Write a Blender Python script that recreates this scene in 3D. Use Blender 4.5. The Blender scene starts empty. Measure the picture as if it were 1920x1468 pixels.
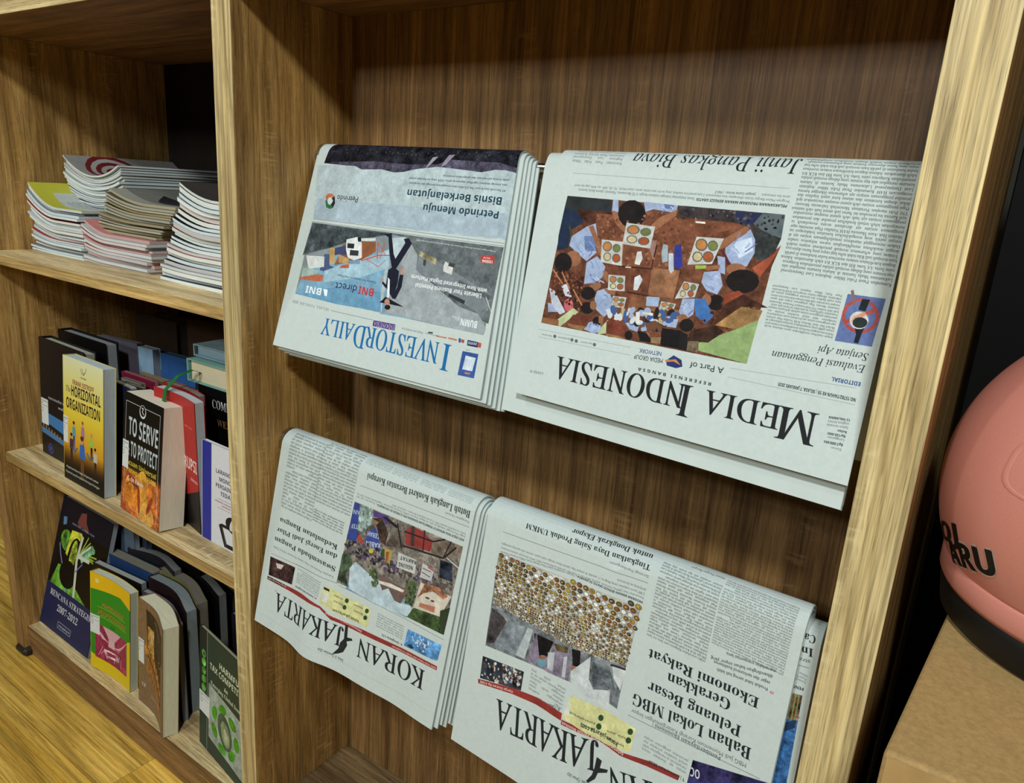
# Newspaper rack in an oak bookcase, books and magazines, pink helmet on a cardboard box.
import bpy, math, random
import numpy as np
from mathutils import Matrix, Vector
SC = bpy.context.scene
COL = SC.collection
S = 0.58                 # metres per cabinet unit
Z0 = -1.845              # floor height in cabinet units
PI = math.pi
def W3(x, y, z): return Vector((x*S, y*S, (z-Z0)*S))

# ---------------------------------------------------------------- camera, world, lights, exposure
cd = bpy.data.cameras.new('camera'); cam = bpy.data.objects.new('camera', cd); COL.objects.link(cam)
cd.sensor_width = 36.0; cd.lens = 25.817; cd.clip_start = 0.02
r_, u_, b_ = (0.81785, 0.57183, 0.06428), (-0.20379, 0.18336, 0.96169), (0.53813, -0.79962, 0.26650)
M = Matrix(((r_[0], u_[0], b_[0], 0), (r_[1], u_[1], b_[1], 0), (r_[2], u_[2], b_[2], 0), (0, 0, 0, 1)))
M.translation = W3(0, -1, 0)
cam.matrix_world = M
SC.camera = cam
SC.view_settings.view_transform = 'Standard'; SC.view_settings.look = 'None'
SC.view_settings.gamma = 1.0; SC.view_settings.exposure = 0.0; SC.view_settings.use_curve_mapping = False
wd = bpy.data.worlds.new('room_light'); SC.world = wd; wd.use_nodes = True
wd.node_tree.nodes['Background'].inputs[0].default_value = (0.90, 0.86, 0.78, 1)
wd.node_tree.nodes['Background'].inputs[1].default_value = 0.032
def ceiling_lamp(x, y, z, size, power, col, aim):
    l = bpy.data.lights.new('ceiling_lamp', 'AREA'); l.shape = 'SQUARE'; l.size = size*S; l.energy = power; l.color = col
    o = bpy.data.objects.new('ceiling_lamp', l); COL.objects.link(o)
    o.location = W3(x, y, z)
    d = W3(*aim) - o.location
    o.rotation_euler = d.to_track_quat('-Z', 'Y').to_euler()
    return o
LC = (0.95, 1.0, 0.98)
ceiling_lamp(-1.7, -6.2, 2.5, 0.36, 31, LC, (-0.9, 0, -0.6))
ceiling_lamp(-1.5, -5.1, 2.5, 0.36, 21, LC, (-1.0, 0, -0.6))
ceiling_lamp(0.70, -3.0, 2.5, 0.36, 43, LC, (-0.9, 0, -0.7))
ceiling_lamp(-2.7, -1.7, 2.5, 0.36, 9, LC, (-2.0, 0, -1.2))  # added overhead fill, brightens the floor and shelf tops

# ---------------------------------------------------------------- object helpers
def new_obj(name, verts, faces, mats, parent=None, origin=None, uvs=None, smooth=False, fmat=None, local=False):
    """mesh from cabinet-unit coordinates; origin in cabinet units; local=True: verts already relative to the parent"""
    me = bpy.data.meshes.new(name)
    if local:
        me.from_pydata([(v[0]*S, v[1]*S, v[2]*S) for v in verts], [], faces)
    else:
        if origin is None:
            xs = [v[0] for v in verts]; ys = [v[1] for v in verts]; zs = [v[2] for v in verts]
            origin = ((min(xs)+max(xs))/2, (min(ys)+max(ys))/2, min(zs))
        ox, oy, oz = origin
        me.from_pydata([((v[0]-ox)*S, (v[1]-oy)*S, (v[2]-oz)*S) for v in verts], [], faces)
    for m in (mats if isinstance(mats, (list, tuple)) else [mats]): me.materials.append(m)
    if fmat: me.polygons.foreach_set('material_index', fmat)
    if uvs is not None:
        uvl = me.uv_layers.new(name='UVMap')
        vi = np.zeros(len(me.loops), dtype=np.int32); me.loops.foreach_get('vertex_index', vi)
        uvl.data.foreach_set('uv', np.asarray(uvs, dtype=np.float32)[vi].ravel())
    if smooth: me.polygons.foreach_set('use_smooth', [True]*len(me.polygons))
    me.update()
    o = bpy.data.objects.new(name, me); COL.objects.link(o)
    if parent is not None:
        o.parent = parent
        if not local:
            pw = parent['_w'] if '_w' in parent.keys() else (0, 0, 0)
            w = W3(*origin); o.location = (w.x-pw[0], w.y-pw[1], w.z-pw[2]); o['_w'] = tuple(w)
    else:
        w = W3(*origin); o.location = w; o['_w'] = tuple(w)
    return o
def root(name, label, cat, at, group=None, rot=None):
    o = bpy.data.objects.new(name, None); COL.objects.link(o); o.empty_display_size = 0.02
    w = W3(*at); o.location = w; o['_w'] = tuple(w)
    if rot: o.rotation_euler = rot
    o['label'] = label; o['category'] = cat
    if group: o['group'] = group
    return o
def tag(o, label, cat, group=None):
    o['label'] = label; o['category'] = cat
    if group: o['group'] = group
    return o
class MB:
    def __init__(s): s.v = []; s.f = []
    def box(s, x0, x1, y0, y1, z0, z1, b=0.0):
        """box with small chamfers along all edges"""
        n = len(s.v)
        if b <= 0:
            s.v += [(x, y, z) for z in (z0, z1) for y in (y0, y1) for x in (x0, x1)]
            s.f += [tuple(n+i for i in q) for q in ((0,2,3,1),(4,5,7,6),(0,1,5,4),(2,6,7,3),(0,4,6,2),(1,3,7,5))]
            return s
        X = (x0, x1); Y = (y0, y1); Z = (z0, z1); idx = {}
        for i in (0, 1):
            for j in (0, 1):
                for k in (0, 1):
                    sx = b if i == 0 else -b; sy = b if j == 0 else -b; sz = b if k == 0 else -b
                    for a, p in enumerate(((X[i], Y[j]+sy, Z[k]+sz), (X[i]+sx, Y[j], Z[k]+sz), (X[i]+sx, Y[j]+sy, Z[k]))):
                        idx[i, j, k, a] = len(s.v); s.v.append(p)
        I = idx; F = []
        for i in (0, 1): F.append([I[i,0,0,0], I[i,1,0,0], I[i,1,1,0], I[i,0,1,0]][::(-1 if i == 0 else 1)])
        for j in (0, 1): F.append([I[0,j,0,1], I[1,j,0,1], I[1,j,1,1], I[0,j,1,1]][::(1 if j == 0 else -1)])
        for k in (0, 1): F.append([I[0,0,k,2], I[1,0,k,2], I[1,1,k,2], I[0,1,k,2]][::(-1 if k == 0 else 1)])
        for i in (0, 1):
            for j in (0, 1):
                F.append([I[i,j,0,0], I[i,j,1,0], I[i,j,1,1], I[i,j,0,1]])
                F.append([I[i,0,j,0], I[i,1,j,0], I[i,1,j,2], I[i,0,j,2]])
                F.append([I[0,i,j,1], I[1,i,j,1], I[1,i,j,2], I[0,i,j,2]])
                for k in (0, 1): F.append([I[i,j,k,0], I[i,j,k,1], I[i,j,k,2]])
        c = Vector(((x0+x1)/2, (y0+y1)/2, (z0+z1)/2))
        for q in F:
            p = [Vector(s.v[t]) for t in q]
            nn = (p[1]-p[0]).cross(p[2]-p[0]); m = sum(p, Vector())/len(p)
            s.f.append(tuple(q) if nn.dot(m-c) > 0 else tuple(q[::-1]))
        return s
    def cyl(s, p0, p1, r, n=20, cap=True):
        a = Vector(p0); d = Vector(p1)-a; q = d.to_track_quat('Z', 'Y'); k0 = len(s.v)
        for t in (0, 1):
            for i in range(n):
                w = q @ Vector((r*math.cos(2*PI*i/n), r*math.sin(2*PI*i/n), 0)); s.v.append(tuple(a+d*t+w))
        for i in range(n): s.f.append((k0+i, k0+(i+1) % n, k0+n+(i+1) % n, k0+n+i))
        if cap: s.f.append(tuple(range(k0+n-1, k0-1, -1))); s.f.append(tuple(range(k0+n, k0+2*n)))
        return s
    def obj(s, name, mats, parent=None, **k): return new_obj(name, s.v, s.f, mats, parent, **k)

# ---------------------------------------------------------------- materials
def mat(name):
    m = bpy.data.materials.new(name); m.use_nodes = True; nt = m.node_tree
    return m, nt, nt.nodes['Principled BSDF']
def srgb(c):
    return tuple((x/255/12.92 if x/255 <= 0.04045 else ((x/255+0.055)/1.055)**2.4) for x in c)+(1,)
def nd(nt, t, **k):
    n = nt.nodes.new(t)
    for a, b in k.items():
        if a in n.inputs: n.inputs[a].default_value = b
        else: setattr(n, a, b)
    return n
def ramp(nt, fac, stops):
    r = nt.nodes.new('ShaderNodeValToRGB'); e = r.color_ramp.elements
    while len(e) < len(stops): e.new(0.5)
    for i, (p, c) in enumerate(stops): e[i].position = p; e[i].color = c if len(c) == 4 else tuple(c)+(1,)
    nt.links.new(fac, r.inputs[0]); return r.outputs[0]
def mix(nt, kind, fac, a, b):
    m = nt.nodes.new('ShaderNodeMixRGB'); m.blend_type = kind
    for i, v in enumerate((fac, a, b)):
        if hasattr(v, 'links'): nt.links.new(v, m.inputs[i])
        else: m.inputs[i].default_value = v
    return m.outputs[0]
def wood(name, axis, dark, mid, light, rough=0.5, fine=1.0, fleck=0.35, bump=0.25, elong=1.0, figure=1.0):
    """open-grained oak laminate, grain running along the given axis"""
    m, nt, bs = mat(name)
    tc = nd(nt, 'ShaderNodeTexCoord'); oi = nd(nt, 'ShaderNodeObjectInfo')
    add = nd(nt, 'ShaderNodeVectorMath', operation='MULTIPLY_ADD')
    nt.links.new(oi.outputs['Random'], add.inputs[0]); add.inputs[1].default_value = (7.3, 3.1, 5.7)
    nt.links.new(tc.outputs['Object'], add.inputs[2])
    def noise(along, across, detail, rough_, dist=0.0, off=0.0):
        mp = nd(nt, 'ShaderNodeMapping'); sc = [across]*3; sc['xyz'.index(axis)] = along*elong
        mp.inputs['Scale'].default_value = sc; mp.inputs['Location'].default_value = (off, off*0.7, off*1.3)
        nt.links.new(add.outputs[0], mp.inputs[0])
        n = nd(nt, 'ShaderNodeTexNoise', Scale=1.0, Detail=detail, Roughness=rough_, Distortion=dist)
        nt.links.new(mp.outputs[0], n.inputs['Vector']); return n.outputs['Fac']
    warp = noise(1.6, 7, 2, 0.5, 0.6)
    big = noise(0.9, 20, 4, 0.6, 1.4)
    mid_ = noise(5, 110, 4, 0.65, 0.6, 3)
    strk = noise(13*fine, 360*fine, 4, 0.7, 0.35, 13)
    fib = noise(26*fine, 900*fine, 3, 0.7, 0.1, 9)
    pore = noise(60, 1100, 2, 0.8, 0.0, 17)
    fl = noise(230, 34, 2, 0.55, 0.4, 23)
    c = ramp(nt, big, ((0.30, dark), (0.5, mid), (0.70, light)))
    c2 = ramp(nt, mid_, ((0.32, dark), (0.5, mid), (0.68, light)))
    c = mix(nt, 'MIX', 0.5, c, c2)
    s1 = ramp(nt, strk, ((0.34, (0.50, 0.47, 0.43)), (0.50, (1, 1, 1)), (0.66, (1.38, 1.36, 1.30))))
    c = mix(nt, 'MULTIPLY', 0.80, c, s1)
    f1 = ramp(nt, fib, ((0.30, (0.60, 0.58, 0.55)), (0.52, (1, 1, 1)), (0.75, (1.22, 1.20, 1.16))))
    c = mix(nt, 'MULTIPLY', 0.7, c, f1)
    p1 = ramp(nt, pore, ((0.32, (0.38, 0.34, 0.30)), (0.44, (1, 1, 1))))
    c = mix(nt, 'MULTIPLY', 0.7, c, p1)
    w1 = ramp(nt, warp, ((0.35, (0.78, 0.76, 0.73)), (0.65, (1.14, 1.12, 1.08))))
    c = mix(nt, 'MULTIPLY', 0.8, c, w1)
    wm = nd(nt, 'ShaderNodeMapping'); ws = [1.0]*3; ws['xyz'.index(axis)] = 0.085; wm.inputs['Scale'].default_value = ws
    nt.links.new(add.outputs[0], wm.inputs[0])
    wv = nd(nt, 'ShaderNodeTexWave', wave_type='BANDS', bands_direction='DIAGONAL'); nt.links.new(wm.outputs[0], wv.inputs['Vector'])
    for kk, vv in (('Scale', 11.0*figure), ('Distortion', 9.0), ('Detail', 2.5), ('Detail Scale', 1.1), ('Detail Roughness', 0.55)): wv.inputs[kk].default_value = vv
    v1 = ramp(nt, wv.outputs['Fac'], ((0.0, (0.70, 0.66, 0.61)), (0.22, (0.96, 0.95, 0.93)), (0.75, (1.04, 1.04, 1.03)), (1.0, (1.12, 1.11, 1.08))))
    c = mix(nt, 'MULTIPLY', 0.85, c, v1)
    patch = ramp(nt, noise(5, 26, 1, 0.5, 0.0, 31), ((0.55, (0, 0, 0)), (0.66, (1, 1, 1))))
    flk = ramp(nt, fl, ((0.54, (0, 0, 0)), (0.68, (1, 1, 1))))
    k = nd(nt, 'ShaderNodeMath', operation='MULTIPLY'); nt.links.new(patch, k.inputs[0]); nt.links.new(flk, k.inputs[1])
    k2 = nd(nt, 'ShaderNodeMath', operation='MULTIPLY'); nt.links.new(k.outputs[0], k2.inputs[0]); k2.inputs[1].default_value = fleck
    c = mix(nt, 'MIX', k2.outputs[0], c, tuple(min(1, x*1.4) for x in light[:3])+(1,))
    nt.links.new(c, bs.inputs['Base Color']); bs.inputs['Roughness'].default_value = rough
    bs.inputs['Specular IOR Level'].default_value = 0.35
    bp = nd(nt, 'ShaderNodeBump', Strength=bump, Distance=0.0006)
    nt.links.new(fib, bp.inputs['Height']); nt.links.new(bp.outputs[0], bs.inputs['Normal'])
    return m
OD, OM, OL = srgb((132, 97, 50)), srgb((170, 133, 77)), srgb((200, 166, 106))
OAK_Z = wood('oak_vertical_grain', 'z', OD, OM, OL)
OAK_X = wood('oak_shelf_grain', 'x', srgb((178, 154, 110)), srgb((208, 186, 140)), srgb((226, 208, 166)))  # paler than the panels: light falling on shelf tops is put into the colour
EDGE_Z = wood('oak_edge_band_vertical', 'z', srgb((172, 152, 106)), srgb((198, 180, 134)), srgb((216, 202, 158)), fine=0.6, fleck=0.25, elong=0.4, figure=2.2)
EDGE_X = wood('oak_edge_band_shelf', 'x', srgb((148, 122, 76)), srgb((180, 152, 100)), srgb((204, 178, 124)), fine=0.8, fleck=0.1, elong=0.6)
OAK_DK = wood('oak_back_panel', 'z', srgb((90, 64, 38)), srgb((124, 93, 56)), srgb((154, 120, 76)), fleck=0.22, elong=0.7)
FLOORW = wood('floor_laminate', 'x', srgb((186, 142, 52)), srgb((220, 178, 80)), srgb((236, 200, 108)), elong=0.5, rough=0.34, fine=0.45, fleck=0.0, bump=0.08)
def plain(name, col, rough=0.6, amp=0.06, scale=60, metal=0.0, spec=0.4, stretch=None, bump=0.0, coat=0.0):
    m, nt, bs = mat(name)
    tc = nd(nt, 'ShaderNodeTexCoord'); mp = nd(nt, 'ShaderNodeMapping'); mp.inputs['Scale'].default_value = stretch or (scale,)*3
    n = nd(nt, 'ShaderNodeTexNoise', Scale=1.0, Detail=4.0, Roughness=0.6)
    nt.links.new(tc.outputs['Object'], mp.inputs[0]); nt.links.new(mp.outputs[0], n.inputs['Vector'])
    c = srgb(col)[:3]
    cc = ramp(nt, n.outputs['Fac'], ((0.3, tuple(x*(1-amp*2.2) for x in c)), (0.7, tuple(min(1, x*(1+amp*2.2)) for x in c))))
    nt.links.new(cc, bs.inputs['Base Color'])
    bs.inputs['Roughness'].default_value = rough; bs.inputs['Metallic'].default_value = metal
    bs.inputs['Specular IOR Level'].default_value = spec; bs.inputs['Coat Weight'].default_value = coat
    if bump:
        bp = nd(nt, 'ShaderNodeBump', Strength=bump, Distance=0.0008); nt.links.new(n.outputs['Fac'], bp.inputs['Height']); nt.links.new(bp.outputs[0], bs.inputs['Normal'])
    return m
_cache = {}
def cover_mat(col, rough=0.38):
    k = (col, rough)
    if k not in _cache: _cache[k] = plain('cover_card', col, rough+0.1, 0.05, 40, spec=0.2)
    return _cache[k]
def pages_mat(col, vertical=False):
    """stacked page edges: fine lines"""
    k = ('pg', col, vertical)
    if k not in _cache: _cache[k] = plain('page_edges', col, 0.9, 0.09, 1, stretch=(30, 2600, 30) if vertical else (30, 30, 3800), bump=0.3, spec=0.1)
    return _cache[k]
NEWS = plain('newsprint', (190, 201, 199), 0.95, 0.015, 40, spec=0.05)
NEWS2 = plain('newsprint_edge', (176, 184, 178), 0.95, 0.15, 1, stretch=(900, 900, 60), spec=0.05)
CHROME = plain('brushed_chrome', (190, 190, 186), 0.22, 0.04, 200, metal=1.0)
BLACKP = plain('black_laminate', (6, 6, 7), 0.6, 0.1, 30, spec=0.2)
CARD = plain('cardboard', (166, 136, 88), 0.85, 0.07, 260, spec=0.15, bump=0.25)
TAPE = plain('packing_tape', (168, 138, 92), 0.3, 0.05, 40, spec=0.5)
PINK = plain('pink_shell', (202, 130, 116), 0.42, 0.02, 700, spec=0.45, bump=0.05, coat=0.15)
RUBBER = plain('black_rubber', (9, 9, 10), 0.6, 0.1, 60)
WHITEL = plain('label_paper', (205, 208, 206), 0.7, 0.02, 60)
import math
def make_sheet(d):
    """newspaper surface in cabinet units: u 0..1 left-right, s = arc length from bottom edge"""
    ry,rz,r=d['rod']; xlb,xrb,xlt,xrt=d['x']; (yl,zl),(yr,zr)=d['b']
    def S(u,s):
        by=yl+(yr-yl)*u; bz=zl+(zr-zl)*u
        fy,fz=ry-by,rz-bz; D=math.hypot(fy,fz)
        L=math.sqrt(max(D*D-r*r,1e-6)); a=math.atan2(fy,fz)-math.asin(r/D)   # flap lean from vertical (tangent line)
        dy,dz=math.sin(a),math.cos(a)
        arc=r*(math.pi-a) 
        t=min(max(s/L,0),1.15)
        x=xlb+(xlt-xlb)*t; x2=xrb+(xrt-xrb)*t
        x=x+(x2-x)*u
        w=d['w'](u,s/L) if d.get('w') and s<L else 0.0
        if s<=L: return (x, by+dy*s-dz*w, bz+dz*s+dy*w)
        th=(s-L)/r
        if s<=L+arc:
            ang=a+th   # normal angle: starts pointing front/up
            return (x, ry-r*math.cos(ang), rz+r*math.sin(ang))
        q=s-L-arc
        return (x, ry+r, rz-q)
    S.L=None
    return S
def wave_kj1(u,t):
    # buckle near the fold line of the page, dying out towards the rod
    g=math.exp(-((u-.36)/.10)**2)
    return (.020*g-.006*math.exp(-((u-.8)/.1)**2))*max(0,1-t)**1.5
def wave_kj2(u,t):
    return (.012*math.exp(-((u-.40)/.07)**2)-.010*math.exp(-((u-.52)/.05)**2))*max(0,1-t)**1.3+.004*math.exp(-((u-.47)/.03)**2)
def wave_id(u,t):
    return .004*math.sin(u*5+1)*max(0,1-t)
PAPERS={
 'ID':dict(rod=(.25,.039,.033),x=(-1.3686,-.7774,-1.413,-.8420),b=((.05,-.38),(.05,-.3795)),w=wave_id),
 'ME':dict(rod=(.25,.041,.034),x=(-.7010,-.1400,-.7480,-.1500),b=((.05,-.350),(.05,-.3654)),w=None),
 'K1':dict(rod=(.13,-.645,.036),x=(-1.4112,-.8226,-1.405,-.8075),b=((.005,-1.090),(.005,-1.104)),w=wave_kj1),
 'K2':dict(rod=(.13,-.640,.038),x=(-.7660,-.163,-.7740,-.1640),b=((.0,-1.092),(.0,-1.125)),w=wave_kj2),
 'K3':dict(rod=(.13,-.655,.031),x=(-.72,-.1290,-.725,-.1390),b=((.035,-1.10),(.030,-1.115)),w=None),
}
K = 2370.0

# ---------------------------------------------------------------- printing: letters and pictures drawn into arrays
_tc = bpy.data.curves.new('type', 'FONT'); _tc.size = 1.0; _tc.resolution_u = 3
_to = bpy.data.objects.new('type', _tc); COL.objects.link(_to)
_gl = {}
STY = {'sans': (None, None, None, 0), 'sansb': (0x1D5D4, 0x1D5EE, 0x1D7EC, 0), 'sansbi': (0x1D5D4, 0x1D5EE, 0x1D7EC, 0.22),
       'serifb': (0x1D400, 0x1D41A, 0x1D7CE, 0), 'serifi': (0x1D434, 0x1D44E, None, 0), 'serif': (0x1D434, 0x1D44E, None, -0.27)}
def _mesh(body):
    _tc.body = body; dg = bpy.context.evaluated_depsgraph_get(); dg.update()
    ev = _to.evaluated_get(dg); me = ev.to_mesh()
    n = len(me.vertices); co = np.zeros(n*3, dtype=np.float32); me.vertices.foreach_get('co', co)
    me.calc_loop_triangles(); t = np.zeros(len(me.loop_triangles)*3, dtype=np.int32)
    me.loop_triangles.foreach_get('vertices', t); ev.to_mesh_clear()
    co = co.reshape(-1, 3)[:, :2].astype(float)
    return co[t.reshape(-1, 3)] if len(t) else np.zeros((0, 3, 2))
_bar = _mesh('|')[:, :, 0].max()
def _code(ch, style):
    up, lo, dg_, sh = STY[style]
    if up and 'A' <= ch <= 'Z': return chr(up+ord(ch)-65)
    if lo and 'a' <= ch <= 'z': return '\u210e' if (ch == 'h' and lo == 0x1D44E) else chr(lo+ord(ch)-97)
    if dg_ and '0' <= ch <= '9': return chr(dg_+ord(ch)-48)
    return ch
def load_type():
    """outlines of every letter of every style, one text line per letter"""
    used = {'sans': ''.join(chr(k) for k in range(33, 127))+'\u2022\u00bb', 'sansb': '0123456789ABCDEFGHIJKLMNOPRSTUVWXYZabcdefghijklmnoprstuvwy',
            'serifb': '0127ABCDEGHIJKLMNOPRSTUWabdefghiklmnoprstuwy', 'serifi': 'ABDEHIJKLMNOPRSTUVYabcdeghijklmnoprstuvwy'}
    _tc.space_line = 4.0
    for st in STY:
        if st in ('sansbi', 'serif'): continue
        cs = used[st]
        out = []
        for suf in ('', '|'):
            t = _mesh('\n'.join(['|']+[_code(c, st)+suf for c in cs]+['|']))
            ytop = t[:, :, 1].max(); y0 = _mesh1[:, :, 1].max()
            bot = t[:, :, 1].min(); LS = ((t[:, :, 1].min(axis=1).min()-_mesh1[:, :, 1].min())-(ytop-y0))/-(len(cs)+1)
            t = t.copy(); t[:, :, 1] -= (ytop-y0)
            line = np.round(-(t[:, :, 1].mean(axis=1)-0.3)/LS).astype(int)
            t[:, :, 1] += (line*LS)[:, None]
            out.append((t, line))
        for i, c in enumerate(cs):
            g = out[0][0][out[0][1] == i+1]; h = out[1][0][out[1][1] == i+1]
            if not len(g): continue
            adv = max(h[:, :, 0].max()-_bar, 0.1)
            for s2 in [st]+({'sansb': ['sansbi'], 'serifi': ['serif']}.get(st, [])):
                g2 = g.copy()
                if STY[s2][3]: g2[:, :, 0] += g2[:, :, 1]*STY[s2][3]
                _gl[(c, s2)] = (g2, adv)
_mesh1 = _mesh('|')
load_type()
def glyph(ch, style):
    if ch == ' ': return (np.zeros((0, 3, 2)), 0.27)
    return _gl.get((ch, style)) or _gl.get((ch, 'sans')) or (np.zeros((0, 3, 2)), 0.3)
CAP = {s: (glyph('H', s)[0][:, :, 1].max()) for s in STY}
def raster(tris, w, h, ss=3):
    """coverage (h, w) of triangles given in pixel coordinates"""
    buf = np.zeros((h*ss, w*ss), dtype=bool)
    for t in tris*ss:
        x0 = max(int(t[:, 0].min()), 0); x1 = min(int(t[:, 0].max())+2, w*ss); y0 = max(int(t[:, 1].min()), 0); y1 = min(int(t[:, 1].max())+2, h*ss)
        if x1 <= x0 or y1 <= y0: continue
        X = np.arange(x0, x1)[None, :]+0.5; Y = np.arange(y0, y1)[:, None]+0.5
        (ax, ay), (bx, by), (cx, cy) = t
        e0 = (bx-ax)*(Y-ay)-(by-ay)*(X-ax); e1 = (cx-bx)*(Y-by)-(cy-by)*(X-bx); e2 = (ax-cx)*(Y-cy)-(ay-cy)*(X-cx)
        buf[y0:y1, x0:x1] |= ((e0 >= 0) & (e1 >= 0) & (e2 >= 0)) | ((e0 <= 0) & (e1 <= 0) & (e2 <= 0))
    return buf.reshape(h, ss, w, ss).mean((1, 3)).astype(np.float32)
CORPUS = ('Komandan Pusat Polisi Militer Angkatan Laut Danpuspomal Laksamana Muda Samista di Jakarta kemarin mengakui ada tiga tentara yang diduga '
 'menjadi pelaku penembakan Ketiganya yaitu Sertu AA Sertu RH dan KLK BA telah diamankan Adanya dugaan keterlibatan tentara membuat kadar ketakutan '
 'di publik kian menjadi jadi Kita tidak tahu lagi siapa yang harus dipercaya Tentara yang seharusnya menjadi penyelamat negara malah dengan mudahnya '
 'menghilangkan nyawa rakyatnya sendiri Dalam menanggapi maraknya penyalahgunaan senjata api di tempat publik yang mengakibatkan kematian belakangan ini '
 'Menteri Hak Asasi Manusia HAM Natalius Pigai meminta agar penggunaan senjata api dievaluasi secara menyeluruh ia menegaskan telah terjadi kesalahan '
 'prosedur dan peruntukan penggunaan senjata api baik oleh aparat maupun masyarakat sipil Karena itu persoalan ini harus jadi atensi baik oleh institusi '
 'TNI Polri maupun Persatuan Menembak Indonesia Menurut Pigai penggunaan senjata oleh aparat maupun masyarakat sipil diikat dengan ketentuan dan aturan ketat '
 'aspek legalitas dan prosedur penggunaan senjata api seharusnya dilanggar karena mengancam HAM').split()
class Canvas:
    def __init__(s, w, h, col, mottle=0.015, seed=1):
        s.w, s.h = w, h; s.rng = np.random.default_rng(seed)
        s.a = np.empty((h, w, 3), dtype=np.float32); s.a[:] = np.array(col)/255.0
        if mottle:
            n = s.rng.normal(0, mottle, (h//10+2, w//10+2)); n = np.kron(n, np.ones((10, 10)))[:h, :w]
            n = (n+np.roll(n, 5, 0)+np.roll(n, 5, 1)+np.roll(n, (3, 3), (0, 1)))/4
            s.a += n[:, :, None].astype(np.float32)
    def smooth(s, h, w, q):
        g = s.rng.normal(0, 1, (h//q+3, w//q+3)); Y = np.arange(h)/q; X = np.arange(w)/q
        i = Y.astype(int); j = X.astype(int); fy = (Y-i)[:, None]; fx = (X-j)[None, :]
        fy = fy*fy*(3-2*fy); fx = fx*fx*(3-2*fx)
        return (g[np.ix_(i, j)]*(1-fy)*(1-fx)+g[np.ix_(i+1, j)]*fy*(1-fx)+g[np.ix_(i, j+1)]*(1-fy)*fx+g[np.ix_(i+1, j+1)]*fy*fx)
    def _mask(s, pts, ss=2):
        p = np.array(pts, dtype=float).reshape(-1, 2)
        x0 = max(int(p[:, 0].min())-1, 0); x1 = min(int(p[:, 0].max())+2, s.w); y0 = max(int(p[:, 1].min())-1, 0); y1 = min(int(p[:, 1].max())+2, s.h)
        if x1 <= x0 or y1 <= y0: return None
        X = (np.arange(x0*ss, x1*ss)+0.5)/ss; Y = (np.arange(y0*ss, y1*ss)+0.5)/ss
        ins = np.zeros((len(Y), len(X)), dtype=bool)
        for (ax, ay), (bx, by) in zip(p, np.roll(p, -1, 0)):
            if ay == by: continue
            ry = (Y >= min(ay, by)) & (Y < max(ay, by))
            if not ry.any(): continue
            xi = ax+(Y[ry]-ay)*(bx-ax)/(by-ay)
            ins[ry] ^= X[None, :] > xi[:, None]
        m = ins.reshape(y1-y0, ss, x1-x0, ss).mean((1, 3)).astype(np.float32)
        return x0, x1, y0, y1, m
    def poly(s, col, pts, amp=0.0, alpha=1.0):
        r = s._mask(pts)
        if r is None: return
        x0, x1, y0, y1, m = r; m = (m*alpha)[:, :, None]; c = np.array(col, dtype=np.float32)/255.0
        if amp:
            n = 0.5*s.smooth(y1-y0, x1-x0, 4)+0.8*s.smooth(y1-y0, x1-x0, 11)+1.1*s.smooth(y1-y0, x1-x0, 34)
            c = np.clip(c[None, None, :]*(1+amp*n[:, :, None]), 0, 1)
        s.a[y0:y1, x0:x1] = s.a[y0:y1, x0:x1]*(1-m)+c*m
    def line(s, col, w, pts):
        p = np.array(pts, dtype=float).reshape(-1, 2)
        for a, b in zip(p[:-1], p[1:]):
            d = b-a; L = math.hypot(*d)
            if L < 1e-6: continue
            n = np.array((-d[1], d[0]))/L*w/2
            s.poly(col, np.concatenate([a+n, b+n, b-n, a-n]))
    def ell(s, col, cx, cy, rx, ry, rot=0, amp=0.0):
        c, q = math.cos(rot), math.sin(rot)
        s.poly(col, [v for k in range(20) for v in (cx+rx*math.cos(k*PI/10)*c-ry*math.sin(k*PI/10)*q, cy+rx*math.cos(k*PI/10)*q+ry*math.sin(k*PI/10)*c)], amp)
    def grad(s, c0, c1, x0, y0, x1, y1):
        t = np.linspace(0, 1, y1-y0)[:, None, None]
        s.a[y0:y1, x0:x1] = (np.array(c0)*(1-t)+np.array(c1)*t)/255.0
    def text(s, st, col, txt, x0, y0, x1, y1, cap, alpha=1.0):
        gs = [glyph(c, st) for c in txt]; A = sum(g[1] for g in gs)
        if A <= 0: return
        d = np.array((x1-x0, y1-y0), dtype=float); L = math.hypot(*d); d /= L; n = np.array((d[1], -d[0])); xs = L/A; ys = cap/CAP[st]
        tr = []; x = 0
        for t, adv in gs:
            if len(t): tr.append(np.stack([x0+d[0]*(t[:, :, 0]+x)*xs+n[0]*t[:, :, 1]*ys, y0+d[1]*(t[:, :, 0]+x)*xs+n[1]*t[:, :, 1]*ys], -1))
            x += adv
        if not tr: return
        tr = np.concatenate(tr); bx0 = max(int(tr[:, :, 0].min())-1, 0); bx1 = min(int(tr[:, :, 0].max())+2, s.w)
        by0 = max(int(tr[:, :, 1].min())-1, 0); by1 = min(int(tr[:, :, 1].max())+2, s.h)
        if bx1 <= bx0 or by1 <= by0: return
        m = raster(tr-np.array((bx0, by0)), bx1-bx0, by1-by0)
        if st == 'serif' and cap > 60: m = np.maximum(m, np.maximum(np.roll(m, 2, 1), np.roll(m, -1, 1)))
        m = m[:, :, None]*alpha
        s.a[by0:by1, bx0:bx1] = s.a[by0:by1, bx0:bx1]*(1-m)+np.array(col, dtype=np.float32)/255.0*m
    def ctext(s, st, col, txt, cx, y, width, cap): s.text(st, col, txt, cx-width/2, y, cx+width/2, y, cap)
    _bc = {}
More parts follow.
